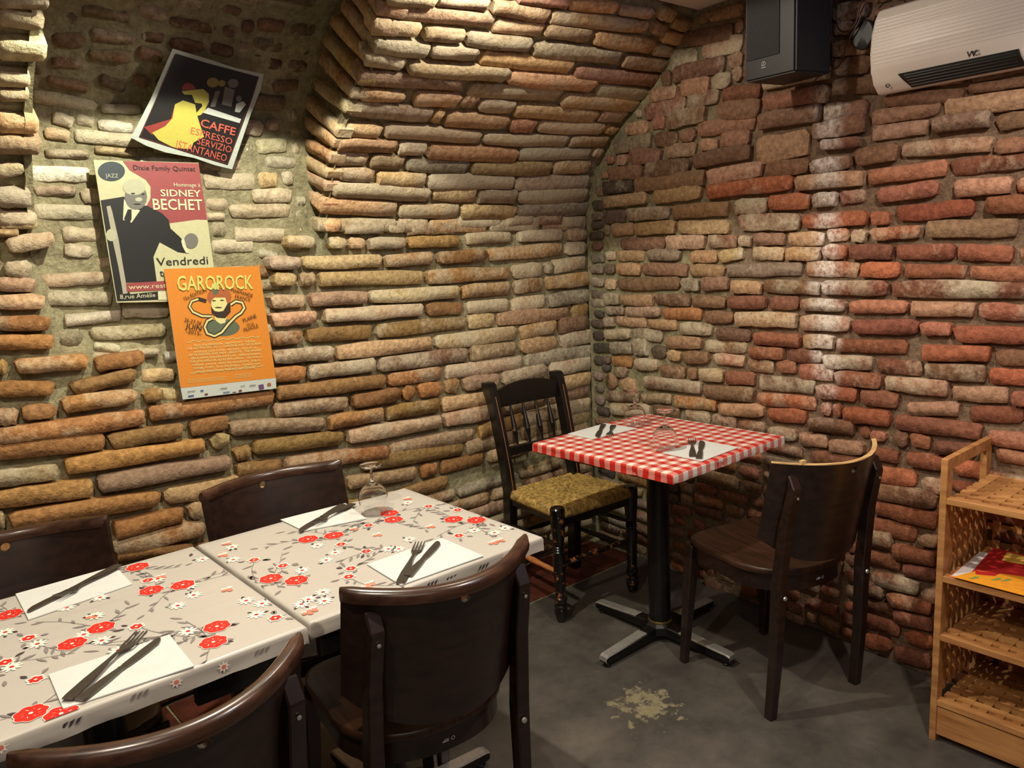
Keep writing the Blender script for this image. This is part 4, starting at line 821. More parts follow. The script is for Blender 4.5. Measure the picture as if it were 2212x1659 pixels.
napkin([(-.699,-1.005),(-.482,-1.008),(-.487,-1.156),(-.701,-1.164)][::-1],ZT,'white paper napkin on the checked cloth nearest the chipped chair',None,6)
def sheet(b, outline_top, outline_bot, zs, th):
    """strip mesh along x with given half widths"""
    pass
def make_fork(L_):
    root = empty('fork',(0,0,0)); b = nb(); k = L_/.2
    st = [(0,.0095,.0),(.01,.0115,0),(.05,.0105,.0012),(.10,.0045,.004),(.125,.0035,.0045),(.140,.006,.002),(.150,.0115,.0008),(.158,.0125,.0008)]
    rings = [[(x*k,-w_,z_),(x*k,w_,z_),(x*k,w_*.9,z_+.0022),(x*k,-w_*.9,z_+.0022)] for x,w_,z_ in st]
    loft(b, rings); bmesh.ops.recalc_face_normals(b, faces=b.faces[:]); link('handle', b, STEEL, root, True, 50)
    for y in (-.0105,-.0035,.0035,.0105):
        b = nb(); rings = [[(x*k,y-w_,z_),(x*k,y+w_,z_),(x*k,y+w_,z_+.0020),(x*k,y-w_,z_+.0020)] for x,w_,z_ in ((.156,.0020,.0008),(.175,.0016,.0018),(.192,.0012,.004),(.2,.0006,.005))]
        loft(b, rings); bmesh.ops.recalc_face_normals(b, faces=b.faces[:]); link('tine', b, STEEL, root)
    return root
def make_knife(L_):
    root = empty('knife',(0,0,0)); k = L_/.21
    b = nb(); rings = [[(x*k,-w_,0),(x*k,w_,0),(x*k,w_*.9,.0045),(x*k,-w_*.9,.0045)] for x,w_ in ((0,.0095),(.01,.0105),(.06,.0092),(.095,.0062),(.102,.0072))]
    loft(b, rings); bmesh.ops.recalc_face_normals(b, faces=b.faces[:]); link('handle', b, STEEL, root, True, 50)
    b = nb(); rings = [[(x*k,y0_,.0012),(x*k,y1_,.0012),(x*k,y1_,.0028),(x*k,y0_,.0034)] for x,y0_,y1_ in ((.100,-.006,.006),(.115,-.0085,.0085),(.16,-.010,.0095),(.19,-.0085,.0095),(.205,-.002,.0092),(.21,.004,.0075))]
    loft(b, rings); bmesh.ops.recalc_face_normals(b, faces=b.faces[:]); link('blade', b, STEEL, root, True, 50)
    return root
FORK = make_fork(.2); KNIFE = make_knife(.21); first = {'fork':True,'knife':True}
def cutlery(kind, tip, tail, z, label, tilt=0, flip=False):
    src = FORK if kind == 'fork' else KNIFE
    o = src if first[kind] else copy_tree(src); first[kind] = False
    d_ = Vector((tip[0]-tail[0], tip[1]-tail[1])); L_ = .205 if kind == 'fork' else .215
    k = min(1.15,max(.9,d_.length/L_)); mid = (Vector(tip)+Vector(tail))/2; u = d_.normalized(); st = mid-u*L_*k/2
    o.location = (st.x,st.y,z); o.rotation_euler = (0 if not flip else 0, -tilt, atan2(d_.y,d_.x)); o.scale = (k,1.05,1); tag(o, label, kind, 'cutlery'); return o
zn = ZT+.0030
cutlery('fork',(-1.714,-1.073),(-1.894,-1.251),zn,'steel fork left of its knife on the napkin by the closest whole chair')
cutlery('knife',(-1.683,-1.108),(-1.858,-1.229),zn,'steel knife right of the fork on the napkin by the closest whole chair')
cutlery('knife',(-1.900,-.778),(-1.705,-.667),zn,'steel knife, left one of the crossed pair on the napkin beside the upturned glass')
cutlery('fork',(-1.847,-.765),(-1.690,-.692),zn+.004,'steel fork, right one of the crossed pair on the napkin beside the upturned glass')
cutlery('knife',(-2.517,-.790),(-2.319,-.679),zn+.0012,'steel knife reaching furthest left on the napkin of the nearest table wall side')
cutlery('fork',(-2.455,-.775),(-2.300,-.670),zn+.0062,'steel fork lying over its knife on the napkin of the nearest table wall side')
cutlery('knife',(-2.341,-1.121),(-2.515,-1.250),zn+.0012,'steel knife right of the fork on the napkin at the lower left')
cutlery('fork',(-2.364,-1.079),(-2.530,-1.236),zn+.0052,'steel fork crossing the knife on the napkin at the lower left')
cutlery('knife',(-.492,-1.015),(-.690,-1.145),zn,'steel knife on the napkin nearest the chipped chair')
cutlery('fork',(-.478,-.960),(-.700,-1.128),zn,'steel fork on the napkin nearest the chipped chair')
cutlery('knife',(-.688,-.697),(-.520,-.575),zn,'steel knife on the napkin nearest the rush chair')
cutlery('fork',(-.642,-.715),(-.505,-.612),zn,'steel fork on the napkin nearest the rush chair')
def make_glass():
    root = empty('wine_glass',(0,0,0))
    # upside down: rim on the table, foot in the air
    out = [(.0310,0),(.0355,.015),(.0400,.035),(.0405,.048),(.0370,.062),(.0270,.074),(.0140,.081),(.0060,.086),(.0042,.094)]
    inn = [(.0298,0),(.0343,.015),(.0388,.035),(.0393,.048),(.0358,.061),(.0258,.0725),(.0128,.0793),(.0,.0805)]
    b = nb(); lathe(b, [(r_,z_) for r_,z_ in out[:-2]]+[(.0056,.086)]+[(0.0001,.086)]+[], 40, None, 0, False)
    b2 = nb(); prof_ = [(.0001,.0805)]+inn[::-1][1:]+out
    b.free(); lathe(b2, prof_+[(.0038,.097),(.0001,.097)], 40, None, 0, False); bmesh.ops.remove_doubles(b2, verts=b2.verts[:], dist=.0002); bmesh.ops.recalc_face_normals(b2, faces=b2.faces[:]); link('bowl', b2, GLASS, root, True, 60)
    b = nb(); lathe(b, [(.0001,.0972),(.0038,.0972),(.0034,.105),(.0034,.122),(.0050,.128),(.0200,.1315),(.0340,.1335),(.0345,.1345),(.0335,.1355),(.0,.1350)], 36, None, 0, False); bmesh.ops.remove_doubles(b, verts=b.verts[:], dist=.0001); bmesh.ops.recalc_face_normals(b, faces=b.faces[:]); link('foot_and_stem', b, GLASS, root, True, 60)
    return root
g0 = make_glass()
for i, (x,y,l_) in enumerate([(-.660,-.985,'upturned wine glass on the checked cloth beside the napkin nearest the chipped chair'),(-.450,-.675,'upturned wine glass at the back of the checked cloth near the wall corner'),(-1.674,-.786,'upturned wine glass on the flowered cloth of the far table')]):
    g = g0 if i == 0 else copy_tree(g0); g.location = (x,y,ZT+.0004+(.0 if i < 2 else .0)); tag(g, l_, 'glass', 'upturned wine glasses')
